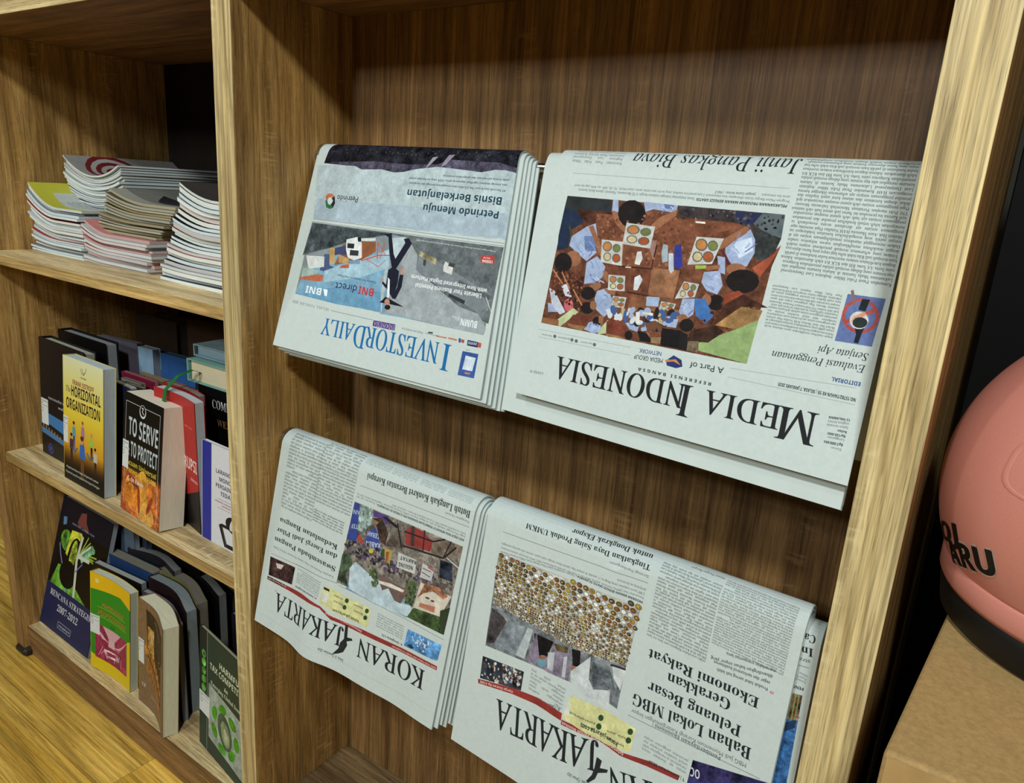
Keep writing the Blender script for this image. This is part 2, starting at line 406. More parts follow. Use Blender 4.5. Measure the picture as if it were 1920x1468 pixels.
    def body(s, st, col, x0, y0, x1, y1, nl, k, fill):
        lh = (y1-y0)/nl; fs = lh*0.98; c = np.array(col, dtype=np.float32)/255.0
        if lh < 3: return
        def gb(ch):
            key = (ch, st, round(fs, 1))
            if key not in Canvas._bc:
                t, adv = glyph(ch, 'sans' if st == 'sans' else 'serif')
                w = int(adv*fs*0.86)+4; h = int(fs*1.5)+2
                Canvas._bc[key] = (raster(np.stack([t[:, :, 0]*fs*0.86+1, fs*1.05-t[:, :, 1]*fs], -1), w, h) if len(t) else None, adv*fs*0.86)
            return Canvas._bc[key]
        wi = k
        for i in range(nl):
            y = y0+i*lh; words = []; tot = 0; W_ = x1-x0
            while True:
                wd_ = CORPUS[wi % len(CORPUS)]; ww = sum(gb(c_)[1] for c_ in wd_)
                if tot+ww+len(words)*fs*0.16 > W_: break
                words.append((wd_, ww)); tot += ww; wi += 1
            if not words: break
            last = (i*7+k) % 11 == 10
            gap = (W_-tot)/max(len(words)-1, 1) if not last else fs*0.25
            x = x0
            for wd_, ww in words:
                for ch in wd_:
                    b, adv = gb(ch)
                    if b is not None:
                        ix, iy = int(round(x)), int(round(y)); h, w = b.shape
                        if 0 <= ix and ix+w < s.w and 0 <= iy and iy+h < s.h:
                            m = (b*0.9)[:, :, None]; s.a[iy:iy+h, ix:ix+w] = s.a[iy:iy+h, ix:ix+w]*(1-m)+c*m
                    x += adv
                x += gap
    def speck(s, cols, size, n, pts):
        r = s._mask(pts, 1)
        if r is None: return
        x0, x1, y0, y1, m = r
        for _ in range(n):
            x = s.rng.integers(x0, x1); y = s.rng.integers(y0, y1)
            if m[y-y0, x-x0] < 0.5: continue
            a = s.rng.uniform(0.5, 1.3)*size; b = s.rng.uniform(0.4, 1.0)*size
            s.ell(cols[s.rng.integers(len(cols))], x, y, a, b, s.rng.uniform(0, PI))
    def food(s, pts):
        """rows of meal trays laid out to the far end of a table"""
        p = np.array(pts, dtype=float).reshape(-1, 2)
        s.poly((178, 176, 168), pts, 0.08)
        r = s._mask(pts, 1); x0, x1, y0, y1, m = r
        yb = y1; size = 30.0; row = 0
        cols = [(104, 70, 40), (60, 60, 52), (206, 208, 204), (150, 130, 50), (92, 84, 44), (206, 208, 204), (120, 78, 44)]
        while yb > y0+4 and size > 4:
            k = row; x = x0-size*3+(row % 2)*size*0.7
            while x < x1+size:
                t = (x-x0)/(x1-x0); yy = yb-abs(t-0.5)*size*0.5
                ix, iy = int(min(max(x, x0), x1-1)), int(min(max(yy, y0), y1-1))
                if m[iy-y0, ix-x0] > 0.5:
                    c = cols[(k*5+int(s.rng.integers(0, 3))) % len(cols)]
                    s.ell((72, 66, 54), x, yy, size*0.50, size*0.40, 0.1); s.ell(c, x, yy, size*0.43, size*0.33, 0.1, 0.1)
                    if c[0] < 160 and size > 12: s.ell((190, 150, 70) if k % 2 else (140, 96, 56), x+size*0.1, yy, size*0.2, size*0.14)
                x += size*1.12; k += 1
            yb -= size*0.86; size *= 0.935; row += 1
    def play(s, cmds):
        def ds(c):
            g = 0.3*c[0]+0.6*c[1]+0.1*c[2]; return tuple(4+0.97*(0.86*v+0.14*g) for v in c)
        for c in cmds:
            k = c[0]
            if k == 'P': s.poly(ds(c[1]), c[2], 0.035)
            elif k == 'N': s.poly(ds(c[1]), c[3], c[2]*0.6)
            elif k == 'L': s.line(c[1], c[2], c[3])
            elif k == 'T': s.text(*c[1:])
            elif k == 'B': s.body(*c[1:])
            elif k == 'S': s.speck([ds(q) for q in c[1]], *c[2:])
            elif k == 'F': s.food(c[1])
    def material(s, name, rough=0.85, spec=0.15, gain=1.0):
        img = bpy.data.images.new(name, s.w, s.h, alpha=False)
        a = np.ones((s.h, s.w, 4), dtype=np.float32); a[:, :, :3] = np.clip(s.a*gain, 0, 1)[::-1]
        img.pixels.foreach_set(a.ravel()); img.update(); img.pack()
        m, nt, bs = mat(name); t = nt.nodes.new('ShaderNodeTexImage'); t.image = img; t.interpolation = 'Linear'; t.extension = 'EXTEND'
        tc = nd(nt, 'ShaderNodeTexCoord'); n = nd(nt, 'ShaderNodeTexNoise', Scale=140.0, Detail=3.0)
        nt.links.new(tc.outputs['Object'], n.inputs['Vector'])
        g = ramp(nt, n.outputs['Fac'], ((0.3, (0.98, 0.98, 0.98)), (0.7, (1.02, 1.02, 1.02))))
        nt.links.new(mix(nt, 'MULTIPLY', 1.0, t.outputs['Color'], g), bs.inputs['Base Color'])
        bs.inputs['Roughness'].default_value = rough+0.08; bs.inputs['Specular IOR Level'].default_value = spec*0.6
        return m

PRINT_ID = (
('P',(172,190,196),(1374,1023,-35,1069,-22,721,1310,718)),
('N',(158,178,192),0.05,(1310,833,-33,846,-3,727,1311,720)),
('N',(30,30,38),0.35,(1297,1180,-85,1180,-87,1155,-39,1025,13,1041,60,1048,124,1048,205,1033,283,1038,403,1045,486,1049,629,1031,711,1013,776,1007,870,1020,1020,1013,1073,1030,1134,1030,1326,1037)),
('N',(72,68,88),0.25,(1315,1043,928,1062,699,1053,489,1061,413,1088,103,1083,-47,1051,-39,1025,13,1041,60,1048,124,1048,205,1033,283,1038,403,1045,486,1049,629,1031,711,1013,776,1007,870,1020,1020,1013,1073,1030,1134,1030)),
('P',(150,145,165),(528,1096,493,1101,539,1055,566,1036,552,1063)),
('P',(140,132,155),(425,1112,386,1115,437,1059,466,1050,443,1087)),
('S',((90,80,60),(70,70,80)),5,60,(1281,1123,-58,1141,-61,1112,1268,1094)),
('T','sans',(38,44,46),'pada kinerja perusahaan dan pergerakan sahamnya.',33,1006,443,1009,10),
('T','sans',(38,44,46),'dan strategi ekspansi signifikan sepanjang tahun 2024, yang berdampak positif',40,982,663,987,10),
('T','sans',(38,44,46),'PT Petrindo Jaya Kreasi Tbk (CUAN) telah menjalankan berbagai aksi korporasi',44,956,657,962,10),
('T','sansb',(34,62,74),'Bisnis Berkelanjutan',52,919,660,924,37),
('T','sansb',(34,62,74),'Petrindo Menuju',57,852,535,854,35),
('T','sans',(38,44,46),'Petrindo',994,862,1160,862,30),
('P',(196,104,60),(1252,850,1238,866,1207,868,1180,855,1215,846,1238,827)),
('P',(40,42,46),(1180,855,1165,816,1175,789,1197,807,1188,828,1202,844)),
('P',(44,110,62),(1175,789,1198,782,1228,790,1247,828,1228,828,1219,808,1197,805)),
('P',(190,206,206),(1225,845,1202,846,1185,828,1197,805,1218,808,1229,825)),
('L',(95,103,105),2,(1310,718,720,715,2,706)),
('P',(128,140,146),(1313,696,2,688,2,688,36,280,36,280,1315,295)),
('N',(96,104,108),0.12,(1311,698,3,688,20,334,162,364,503,526,574,654,614,681,723,683,1012,610,1131,571,1328,510)),
('N',(64,74,78),0.2,(1305,695,724,686,1014,616,1131,571,1322,521)),
('P',(112,160,190),(1319,305,1246,505,809,585,696,579,655,322,685,281,302,292,900,289)),
('P',(150,188,206),(1131,450,804,567,704,609,680,518,857,445,1111,386)),
('P',(96,150,186),(1314,296,1032,370,705,389,655,322,688,292,988,285)),
('P',(176,196,204),(706,666,614,681,566,655,643,534,672,581)),
('P',(150,160,166),(566,652,512,599,503,526,203,387,84,370,29,311,37,279,647,293,610,403,584,529,630,548)),
('P',(118,128,134),(502,624,33,467,31,389,61,396,84,371,503,526)),
('P',(168,184,192),(676,276,684,498,708,558,705,389)),
('N',(150,140,100),0.2,(497,619,389,594,386,564,505,599)),
('P',(60,66,70),(469,585,449,581,449,551,466,555)),
('P',(205,208,204),(330,588,276,570,279,529,334,540,337,569)),
('P',(60,62,66),(306,585,268,583,275,564,310,569)),
('P',(52,56,62),(275,441,173,419,177,402,277,426)),
('P',(84,92,98),(230,511,32,461,34,439,232,488)),
('L',(215,220,220),3,(58,452,17,391)),
('P',(142,84,54),(1048,546,1037,601,908,627,806,637,792,587,881,532,1067,485)),
('P',(192,150,84),(1131,571,1090,575,1067,491,1105,487)),
('P',(180,144,96),(1053,546,970,529,962,503,1039,501)),
('P',(62,70,110),(1090,575,1017,596,993,546,1048,546,1081,536)),
('P',(70,80,120),(1158,534,1121,538,1103,480,1063,472,1138,443,1168,446)),
('P',(110,140,170),(968,522,891,534,885,512,962,503)),
('P',(215,220,220),(1018,629,942,650,902,621,881,545,933,526,980,534,1007,577)),
('P',(40,44,50),(1005,610,954,612,950,586,1000,585)),
('P',(50,54,60),(975,577,913,579,909,552,971,548)),
('P',(30,32,38),(941,646,880,652,875,633,930,625)),
('P',(200,205,205),(914,646,811,656,811,642,909,630)),
('P',(200,206,204),(1299,513,1154,521,1141,466,1255,442)),
('P',(150,176,168),(1305,444,1226,446,1166,439,1211,400,1297,390)),
('P',(186,96,64),(1317,387,1179,421,1132,423,1127,391,1167,382,1304,379)),
('P',(186,96,64),(1013,491,962,503,956,481,1026,473)),
('L',(190,70,60),5,(880,529,770,570,664,582)),
('L',(190,70,60),5,(789,639,774,551)),
('L',(190,70,60),4,(739,644,757,553)),
('L',(190,70,60),3,(849,542,755,512,714,551)),
('L',(190,70,60),3,(787,632,721,576)),
('P',(30,32,48),(733,689,707,685,669,588,651,565,606,651,620,671,588,677,562,652,634,517,612,507,606,452,617,365,679,418,685,504,664,519,699,591)),
('P',(30,32,48),(603,490,579,493,576,432,601,367,626,370,604,428)),
('P',(30,32,48),(757,680,709,692,705,679,728,670)),
('P',(30,32,48),(707,445,679,430,678,412,708,433)),
('P',(225,228,228),(677,468,661,458,643,373,658,365)),
('P',(26,28,40),(700,337,667,370,537,337,634,338)),
('P',(186,130,104),(633,347,633,338,636,331,642,326,650,325,658,328,664,334,668,342,669,350,665,358,659,362,652,364,644,361,637,355)),
('P',(34,28,30),(623,324,624,318,628,313,635,310,644,309,652,310,658,313,661,318,661,324,656,329,649,332,641,333,633,332,627,329)),
('P',(186,130,104),(581,511,580,504,582,497,585,494,590,493,595,496,600,501,603,508,603,516,602,522,598,526,593,526,588,524,584,518)),
('P',(186,130,104),(702,452,702,448,703,444,707,442,711,441,716,443,719,446,721,450,721,454,720,458,716,460,712,461,707,459,704,456)),
('T','sansb',(190,52,56),'BNI',748,399,859,399,40),
('T','sans',(36,44,74),'direct',868,399,1028,396,39.2),
('T','sans',(36,44,74),'Directing Your Business to New Heights',749,435,1032,439,9),
('T','sansb',(222,232,234),'BNI',1114,351,1244,350,37.1),
('P',(222,232,234),(1109,350,1076,350,1072,315,1089,316)),
('T','sansb',(226,232,232),'Liberate Your Business Potential',83,463,492,464,21),
('T','sansb',(226,232,232),'with New Integrated Digital Platform',57,489,528,502,19),
('T','sans',(226,232,232),'PT Bank Negara Indonesia (Persero) Tbk berizin dan diawasi oleh Otoritas Jasa Keuangan (OJK)',45,668,539,676,7),
('P',(196,62,56),(125,640,45,641,41,606,121,605)),
('T','sansb',(236,230,226),'1500046',50,621,114,620,13),
('T','sansb',(236,230,226),'BNI Call',70,633,109,632,7),
('T','sansb',(222,232,234),'BUMN',80,336,181,336,32),
('T','sans',(222,232,234),'UNTUK',184,332,213,331,8),
('T','sans',(222,232,234),'INDONESIA',186,340,234,340,8),
('L',(95,103,105),2,(1315,702,3,694)),
('T','serif',(95,103,105),'SELASA, 7 JANUARI 2025',1036,255,1322,260,14),
('L',(95,103,105),2,(1022,247,723,244)),
('T','serif',(38,104,160),'I',216,206,276,207,122.2),
('T','serif',(38,104,160),'NVESTOR',286,206,755,207,100),
('T','serif',(38,104,160),'D',754,205,841,205,113),
('T','serif',(38,104,160),'AILY',841,205,1066,202,86.1),
('P',(70,48,120),(716,244,571,246,570,216,715,215)),
('T','serif',(215,210,230),'INDONESIA',576,241,711,239,22),
('P',(190,120,80),(236,239,183,238,183,230,236,231)),
('P',(190,120,80),(310,236,245,237,245,230,310,230)),
('P',(60,60,64),(360,245,331,247,332,240,360,238)),
('T','sans',(95,103,105),'beritasatu',291,237,378,238,8),
('T','sans',(95,103,105),'MAJALAH INVESTOR',390,238,527,240,9),
('P',(34,44,96),(121,245,60,244,60,220,120,220)),
('P',(190,84,60),(60,244,41,243,40,222,60,221)),
('T','sansb',(215,215,230),'UNIVERSE',65,240,117,239,12),
('P',(50,90,150),(158,236,158,231,159,227,162,225,166,224,169,226,172,229,174,234,174,239,173,243,170,246,167,246,163,245,160,241)),
('P',(180,70,60),(157,242,140,242,140,226,155,228)),
('P',(52,84,160),(140,191,48,192,51,82,146,80)),
('P',(196,212,224),(118,174,59,173,67,111,125,110)),
('P',(200,120,60),(107,101,76,102,77,94,108,93)),
('L',(120,120,110),2,(123,199,101,201)),
)
PRINT_ME = (
('T','serifi',(38,44,46),'Janji Pangkas Biaya',394,1121,1060,1109,73),
('B','sans',(95,103,105),1099,1028,1337,1126,5,0,0.78),
('L',(140,150,150),2,(1324,986,408,991)),
('T','sansb',(95,103,105),'Jangan Cuma Serius - | Hal 2',526,963,681,959,10),
('T','sansbi',(38,44,46),'PELAKSANAAN PROGRAM MAKAN BERGIZI GRATIS:',402,929,751,924,11),
('T','sans',(95,103,105),'Siswa menyantap hidangan makanan bergizi di SD Barunawati, Palmerah, Jakarta Barat, kemarin.',757,925,1282,919,12),
('T','sans',(95,103,105),'Program Makan Bergizi Gratis diharapkan bisa menyentuh 3 juta penerima manfaat, yang terdiri atas balita, santri, siswa PAUD, TK, SD, SMP, dan SMA, juga ibu hamil',399,947,1302,936,10),
('T','sans',(95,103,105),'serta ibu menyusui.',400,964,505,963,10),
('N',(104,60,42),0.18,(1326,882,403,891,425,325,1333,315)),
('P',(46,50,52),(1326,882,1111,883,1103,831,1272,826,1302,751,1329,826)),
('P',(34,46,72),(1329,826,1264,821,1221,772,1272,736,1274,653,1324,635,1332,700)),
('P',(60,70,40),(1293,752,1282,747,1258,702,1273,707)),
('N',(76,44,34),0.2,(1272,826,1100,831,1065,812,1167,819,1162,767,1221,772)),
('N',(122,70,48),0.12,(1173,818,912,828,586,841,543,830,709,768,729,658,856,619,1020,606,1143,710)),
('P',(150,110,100),(894,741,869,732,874,649,903,701)),
('N',(60,52,54),0.2,(822,887,403,891,403,846,426,792,477,801,523,832,586,841,801,840)),
('P',(40,46,84),(595,882,489,885,487,852,534,836,568,851)),
('P',(84,98,104),(485,888,403,891,399,800,449,810,511,844)),
('N',(52,56,56),0.2,(509,834,399,800,414,733,457,706,490,722)),
('N',(96,52,36),0.15,(424,736,394,776,415,672,449,646,454,666)),
('N',(84,46,34),0.2,(1322,564,1225,554,1157,541,1173,470,1149,394,1202,396,1318,458)),
('N',(108,60,42),0.15,(1092,596,867,617,861,509,946,440,990,499,1058,499)),
('N',(140,92,62),0.12,(874,622,755,628,759,514,867,513)),
('N',(128,78,52),0.12,(937,507,866,508,759,514,753,462,945,434)),
('P',(60,34,26),(1021,612,868,621,870,616,1020,605)),
('P',(60,34,26),(874,622,869,732,875,734,878,626)),
('P',(60,34,26),(962,512,867,510,867,505,961,506)),
('P',(150,168,204),(1105,883,1081,886,1070,834,1101,837)),
('P',(150,168,204),(966,888,819,887,821,854,884,859,919,861,952,846)),
('P',(96,118,168),(879,887,833,886,841,869,869,869)),
('P',(150,96,66),(1104,837,1070,834,986,758,990,735,1020,748,1071,782)),
('P',(150,96,66),(816,871,818,843,900,768,927,759,930,775,884,831)),
('P',(34,30,30),(947,838,947,813,960,791,982,777,1010,774,1037,782,1059,801,1071,826,1070,852,1057,874,1034,888,1007,891,980,882,958,863)),
('P',(150,96,66),(952,846,917,850,936,831)),
('P',(150,168,204),(1270,665,1266,707,1204,756,1164,775,1145,722,1172,666,1131,654,1172,608,1224,636)),
('P',(96,118,168),(1208,714,1158,720,1138,659,1187,647)),
('P',(150,96,66),(1195,757,1174,765,1107,663,1097,647,1115,639)),
('P',(150,96,66),(1200,616,1200,601,1208,587,1222,579,1239,576,1256,581,1269,591,1277,606,1276,621,1268,634,1254,643,1237,645,1220,641,1207,630)),
('P',(34,30,30),(1240,593,1240,574,1249,557,1264,547,1283,544,1302,550,1317,563,1325,581,1325,600,1317,617,1302,628,1283,630,1264,624,1249,611)),
('P',(150,168,204),(1171,602,1127,637,1080,598,1083,552,1114,524,1163,511)),
('P',(150,96,66),(1089,580,1063,578,1053,534,1075,547)),
('P',(150,96,66),(1084,522,1082,514,1086,505,1095,497,1107,491,1120,488,1131,489,1138,494,1139,502,1135,511,1126,519,1114,525,1102,528,1091,527)),
('P',(34,30,30),(1101,481,1102,469,1109,458,1122,450,1137,448,1152,451,1164,459,1170,470,1169,483,1162,494,1149,501,1134,504,1119,500,1108,492)),
('P',(150,168,204),(1095,493,1049,512,1021,472,1011,429,1040,390,1084,416,1100,459)),
('P',(150,96,66),(1073,508,1010,507,1011,484,1044,490)),
('P',(34,30,30),(1094,420,1095,409,1101,399,1113,392,1126,390,1140,392,1151,399,1156,409,1155,421,1149,431,1137,438,1123,440,1110,437,1099,430)),
('P',(150,96,66),(1084,433,1084,424,1087,417,1092,412,1099,411,1106,414,1112,420,1115,428,1115,436,1113,444,1107,448,1100,450,1093,447,1088,441)),
('P',(150,168,204),(1121,325,1108,356,1056,376,1038,329,1074,317)),
('P',(34,30,30),(1045,372,1045,364,1050,356,1058,351,1067,350,1076,352,1084,357,1088,365,1088,373,1083,381,1075,386,1066,388,1057,386,1049,380)),
('P',(150,96,66),(1065,391,1041,396,1039,357,1059,364)),
('P',(150,168,204),(1319,405,1264,403,1264,374,1310,366)),
('P',(200,90,100),(1193,415,1193,402,1197,392,1205,385,1215,383,1225,387,1233,395,1238,407,1239,420,1235,430,1227,437,1217,439,1207,435,1198,426)),
('P',(190,196,214),(1271,489,1246,499,1207,447,1241,447)),
('P',(190,196,214),(1327,469,1298,461,1271,431,1225,380,1249,365,1297,397)),
('P',(150,168,204),(596,740,546,793,516,823,491,784,483,734,501,680,551,673,590,709)),
('P',(190,204,226),(570,764,505,793,490,743,537,706)),
('P',(90,40,44),(615,732,599,729,563,681,578,677)),
('P',(150,96,66),(644,744,538,831,522,827,528,806,601,739,630,725)),
('P',(150,96,66),(616,758,614,753,616,746,620,740,627,734,635,731,642,730,647,733,649,738,647,745,643,752,636,757,628,761,621,761)),
('P',(150,96,66),(502,669,503,659,512,650,526,643,542,641,558,643,570,649,576,659,575,669,566,678,552,685,535,687,519,685,507,679)),
('P',(34,30,30),(444,632,446,612,459,594,482,581,509,577,536,582,556,595,567,613,565,634,551,652,528,664,500,668,474,663,454,650)),
('P',(150,168,204),(659,636,598,650,576,596,589,558,633,566,660,594)),
('P',(150,168,204),(620,705,589,704,575,638,602,644)),
('P',(150,96,66),(663,657,603,673,600,658,649,643)),
('P',(34,30,30),(554,533,555,519,562,507,574,499,588,497,603,500,614,509,621,521,620,535,613,547,601,555,586,558,572,554,561,545)),
('P',(150,96,66),(607,534,607,524,610,515,617,510,625,508,633,512,640,519,643,528,644,538,640,547,634,553,626,554,618,551,611,544)),
('P',(60,110,180),(679,528,632,535,587,475,611,440,654,464)),
('P',(150,168,204),(721,521,673,528,665,467,698,440,726,467)),
('P',(150,96,66),(683,448,683,440,688,433,696,428,705,426,714,428,722,433,726,440,725,448,721,456,713,461,703,462,694,460,687,455)),
('P',(34,30,30),(654,427,654,416,660,406,671,399,684,396,697,399,707,406,712,416,711,428,705,438,695,445,682,448,669,445,659,437)),
('P',(150,168,204),(762,429,720,441,723,404,762,402)),
('P',(150,96,66),(764,460,728,477,724,457,754,441)),
('P',(150,168,204),(940,386,877,397,880,359,917,363)),
('P',(34,30,30),(897,342,897,334,900,327,907,322,914,320,922,322,928,328,932,335,932,344,928,351,922,356,915,357,907,355,901,350)),
('P',(150,168,204),(866,399,819,402,824,369,853,369)),
('P',(150,96,66),(824,356,823,350,826,345,829,342,834,341,840,342,844,346,846,352,846,357,844,363,840,366,835,367,830,365,826,361)),
('P',(30,28,30),(783,393,699,398,689,327,771,326)),
('P',(36,32,34),(705,397,670,388,662,327,692,326)),
('P',(30,28,30),(881,364,839,361,803,330,861,325)),
('L',(186,200,226),2,(1220,678,1198,660,1179,646)),
('L',(112,134,186),4,(1232,665,1212,649,1193,635)),
('L',(132,152,198),4,(1180,694,1157,678,1138,657)),
('L',(88,108,156),4,(1155,662,1158,644,1165,630)),
('L',(186,200,226),2,(1177,657,1191,647,1209,630)),
('L',(112,134,186),3,(1176,696,1153,682,1129,673)),
('L',(132,152,198),2,(1220,710,1201,695,1188,686)),
('L',(186,200,226),4,(1114,549,1095,538,1070,530)),
('L',(112,134,186),4,(1153,610,1141,600,1134,583)),
('L',(132,152,198),2,(1138,600,1152,582,1159,566)),
('L',(88,108,156),4,(1145,558,1130,544,1109,524)),
('L',(186,200,226),3,(1137,547,1113,540,1090,529)),
('L',(112,134,186),3,(1142,552,1127,532,1112,518)),
('L',(132,152,198),4,(1133,621,1119,601,1102,584)),
('L',(186,200,226),3,(1049,476,1060,470,1064,463)),
('L',(112,134,186),4,(1049,445,1043,443,1035,440)),
('L',(132,152,198),4,(1052,461,1064,451,1068,441)),
('L',(88,108,156),3,(1059,481,1048,479,1042,473)),
('L',(186,200,226),2,(1023,431,1029,420,1031,406)),
('L',(112,134,186),2,(1060,467,1064,452,1071,442)),
('L',(132,152,198),4,(1035,423,1026,417,1020,416)),
('L',(186,200,226),4,(574,743,563,737,547,728)),
('L',(112,134,186),3,(508,769,514,756,523,748)),
('L',(132,152,198),3,(556,742,550,736,539,725)),
('L',(88,108,156),4,(482,771,502,750,520,733)),
('L',(186,200,226),2,(527,774,534,759,546,748)),
('L',(112,134,186),4,(554,806,558,780,568,758)),
('L',(132,152,198),3,(556,726,566,718,572,704)),
('L',(186,200,226),4,(611,630,602,624,593,622)),
('L',(112,134,186),3,(623,587,610,580,604,577)),
('L',(132,152,198),3,(606,588,609,579,610,572)),
('L',(88,108,156),2,(643,587,628,582,606,573)),
('L',(186,200,226),2,(622,606,609,602,594,596)),
('L',(112,134,186),2,(640,625,633,620,621,609)),
('L',(132,152,198),4,(612,637,620,628,630,617)),
('L',(186,200,226),4,(694,499,701,488,707,482)),
('L',(112,134,186),3,(723,498,713,497,699,491)),
('L',(132,152,198),2,(690,492,678,487,664,477)),
('L',(88,108,156),4,(670,482,679,472,685,462)),
('L',(186,200,226),4,(694,506,704,500,707,490)),
('L',(112,134,186),2,(710,470,711,462,715,457)),
('L',(132,152,198),4,(682,522,690,512,697,500)),
('L',(186,200,226),2,(887,874,874,871,865,864)),
('L',(112,134,186),3,(876,867,868,860,862,859)),
('L',(132,152,198),4,(901,887,891,877,888,866)),
('L',(88,108,156),3,(846,872,839,871,837,864)),
('L',(186,200,226),4,(849,879,841,876,838,867)),
('L',(112,134,186),4,(874,867,874,859,881,847)),
('L',(132,152,198),2,(845,876,850,872,852,865)),
('L',(186,200,226),2,(1074,359,1078,349,1081,341)),
('L',(112,134,186),2,(1068,338,1072,326,1076,317)),
('L',(132,152,198),2,(1059,335,1061,327,1068,319)),
('L',(88,108,156),3,(1091,359,1098,345,1099,334)),
('L',(186,200,226),2,(1066,358,1060,354,1054,354)),
('L',(112,134,186),4,(1073,354,1062,352,1055,348)),
('L',(132,152,198),4,(1099,360,1085,355,1078,349)),
('S',((140,84,58),(96,54,38),(150,100,74)),7,160,(1173,818,724,842,729,658,1020,606,1143,710)),
('S',((30,28,30),(70,60,60),(90,96,110)),6,120,(821,882,407,886,399,800,514,833)),
('S',((60,36,28),(150,90,60),(120,60,44),(40,34,32)),6,140,(1320,558,1169,539,1149,394,1325,457)),
('S',((60,36,28),(150,110,70),(110,60,44)),6,120,(662,405,565,546,392,540,491,442,585,373)),
('P',(188,188,182),(1024,793,896,790,899,698,1024,702)),
('P',(90,92,90),(959,770,962,758,975,749,993,746,1009,752,1017,763,1014,776,1001,785,983,787,967,781)),
('P',(190,120,60),(965,769,967,760,977,752,991,751,1004,755,1011,764,1008,774,998,781,984,783,971,778)),
('P',(90,92,90),(908,766,910,756,921,748,936,746,949,751,956,761,954,771,943,779,928,781,914,776)),
('P',(110,120,60),(913,766,915,758,923,752,935,750,945,754,951,761,949,770,940,776,929,777,918,773)),
('P',(90,92,90),(961,729,963,719,974,711,990,709,1003,714,1010,723,1008,734,997,742,981,744,968,739)),
('P',(196,180,130),(966,729,968,720,977,714,989,713,1000,717,1005,724,1003,733,994,739,982,740,972,736)),
('P',(90,92,90),(907,728,910,717,921,709,937,707,951,712,959,722,956,733,944,741,929,743,914,738)),
('P',(170,80,44),(913,727,915,719,924,712,936,711,947,715,953,722,951,731,942,738,930,739,918,735)),
('P',(188,188,182),(1121,710,1024,711,1006,611,1106,614)),
('P',(90,92,90),(1067,686,1069,672,1078,663,1091,661,1104,668,1111,680,1109,694,1100,703,1087,705,1074,698)),
('P',(190,120,60),(1072,685,1073,675,1080,668,1091,666,1101,671,1106,681,1105,691,1098,699,1087,700,1077,695)),
('P',(90,92,90),(1028,683,1029,672,1036,664,1048,663,1058,668,1064,678,1063,690,1055,698,1044,699,1033,693)),
('P',(110,120,60),(1032,683,1032,674,1038,668,1047,667,1055,671,1060,679,1059,688,1053,694,1044,695,1036,691)),
('P',(90,92,90),(1062,643,1063,632,1070,624,1082,622,1093,628,1098,638,1097,649,1090,657,1078,659,1067,653)),
('P',(196,180,130),(1066,642,1066,633,1072,627,1081,626,1090,630,1094,638,1094,647,1087,654,1079,655,1070,650)),
('P',(90,92,90),(1019,642,1020,630,1028,622,1040,620,1051,626,1058,637,1056,649,1048,657,1036,659,1025,653)),
('P',(170,80,44),(1023,641,1024,632,1031,626,1040,624,1049,629,1053,637,1053,647,1046,653,1037,655,1028,650)),
('P',(188,188,182),(717,770,609,775,634,671,731,655)),
('P',(90,92,90),(666,743,668,728,678,717,694,715,708,723,716,737,714,753,704,763,688,765,674,757)),
('P',(190,120,60),(672,743,673,731,681,722,693,721,704,727,711,738,709,750,701,758,689,760,678,754)),
('P',(90,92,90),(625,744,626,731,635,722,647,721,659,727,666,739,665,752,656,761,643,763,631,756)),
('P',(110,120,60),(629,744,630,734,637,727,647,725,656,730,662,740,661,750,654,757,644,758,634,753)),
('P',(90,92,90),(676,694,677,681,686,672,699,670,711,676,718,688,716,702,707,711,694,712,682,706)),
('P',(196,180,130),(680,694,681,683,688,676,698,675,708,680,713,689,712,699,705,707,695,708,685,703)),
('P',(90,92,90),(633,700,634,686,643,676,657,675,670,681,677,694,675,708,666,717,652,719,640,712)),
('P',(170,80,44),(637,699,639,688,646,681,656,679,666,685,672,695,671,705,664,713,653,714,643,709)),
('P',(188,188,182),(1058,567,982,573,971,510,1047,504)),
('P',(90,92,90),(1016,553,1017,545,1025,538,1035,536,1045,540,1050,548,1049,557,1042,564,1031,565,1021,561)),
('P',(190,120,60),(1020,553,1021,546,1027,541,1035,540,1043,543,1047,549,1046,556,1040,561,1031,562,1024,559)),
('P',(90,92,90),(985,554,986,547,993,541,1002,540,1010,543,1014,550,1013,558,1007,563,998,564,990,561)),
('P',(110,120,60),(988,554,989,548,994,544,1001,543,1008,545,1011,550,1010,556,1005,561,998,562,992,559)),
('P',(90,92,90),(1012,526,1013,518,1020,512,1029,511,1037,514,1042,521,1040,529,1034,534,1025,536,1017,532)),
('P',(196,180,130),(1015,525,1016,519,1021,515,1028,514,1035,516,1038,522,1037,527,1032,532,1025,533,1019,530)),
('P',(90,92,90),(980,528,981,520,988,514,997,513,1006,516,1010,523,1009,532,1003,537,993,539,984,535)),
('P',(170,80,44),(983,528,984,521,989,517,997,516,1004,518,1007,524,1006,530,1001,535,994,536,987,533)),
('P',(188,188,182),(730,588,667,587,674,534,753,515)),
('P',(90,92,90),(704,571,704,562,710,555,719,554,727,558,732,567,731,577,725,583,716,585,708,580)),
('P',(190,120,60),(707,571,707,564,712,558,719,557,725,561,729,567,728,575,723,580,717,581,710,578)),
('P',(90,92,90),(676,572,677,564,682,558,689,557,696,561,700,568,699,576,694,582,687,583,680,579)),
('P',(110,120,60),(679,571,679,565,683,561,689,560,694,563,697,568,697,575,693,579,687,580,682,577)),
('P',(90,92,90),(712,542,713,534,718,528,725,527,732,530,736,538,736,546,731,552,723,553,716,549)),
('P',(196,180,130),(715,541,715,535,719,530,725,530,731,532,734,538,733,544,729,549,723,550,718,547)),
('P',(90,92,90),(680,547,681,539,686,533,694,531,701,535,706,543,705,552,700,558,692,559,685,555)),
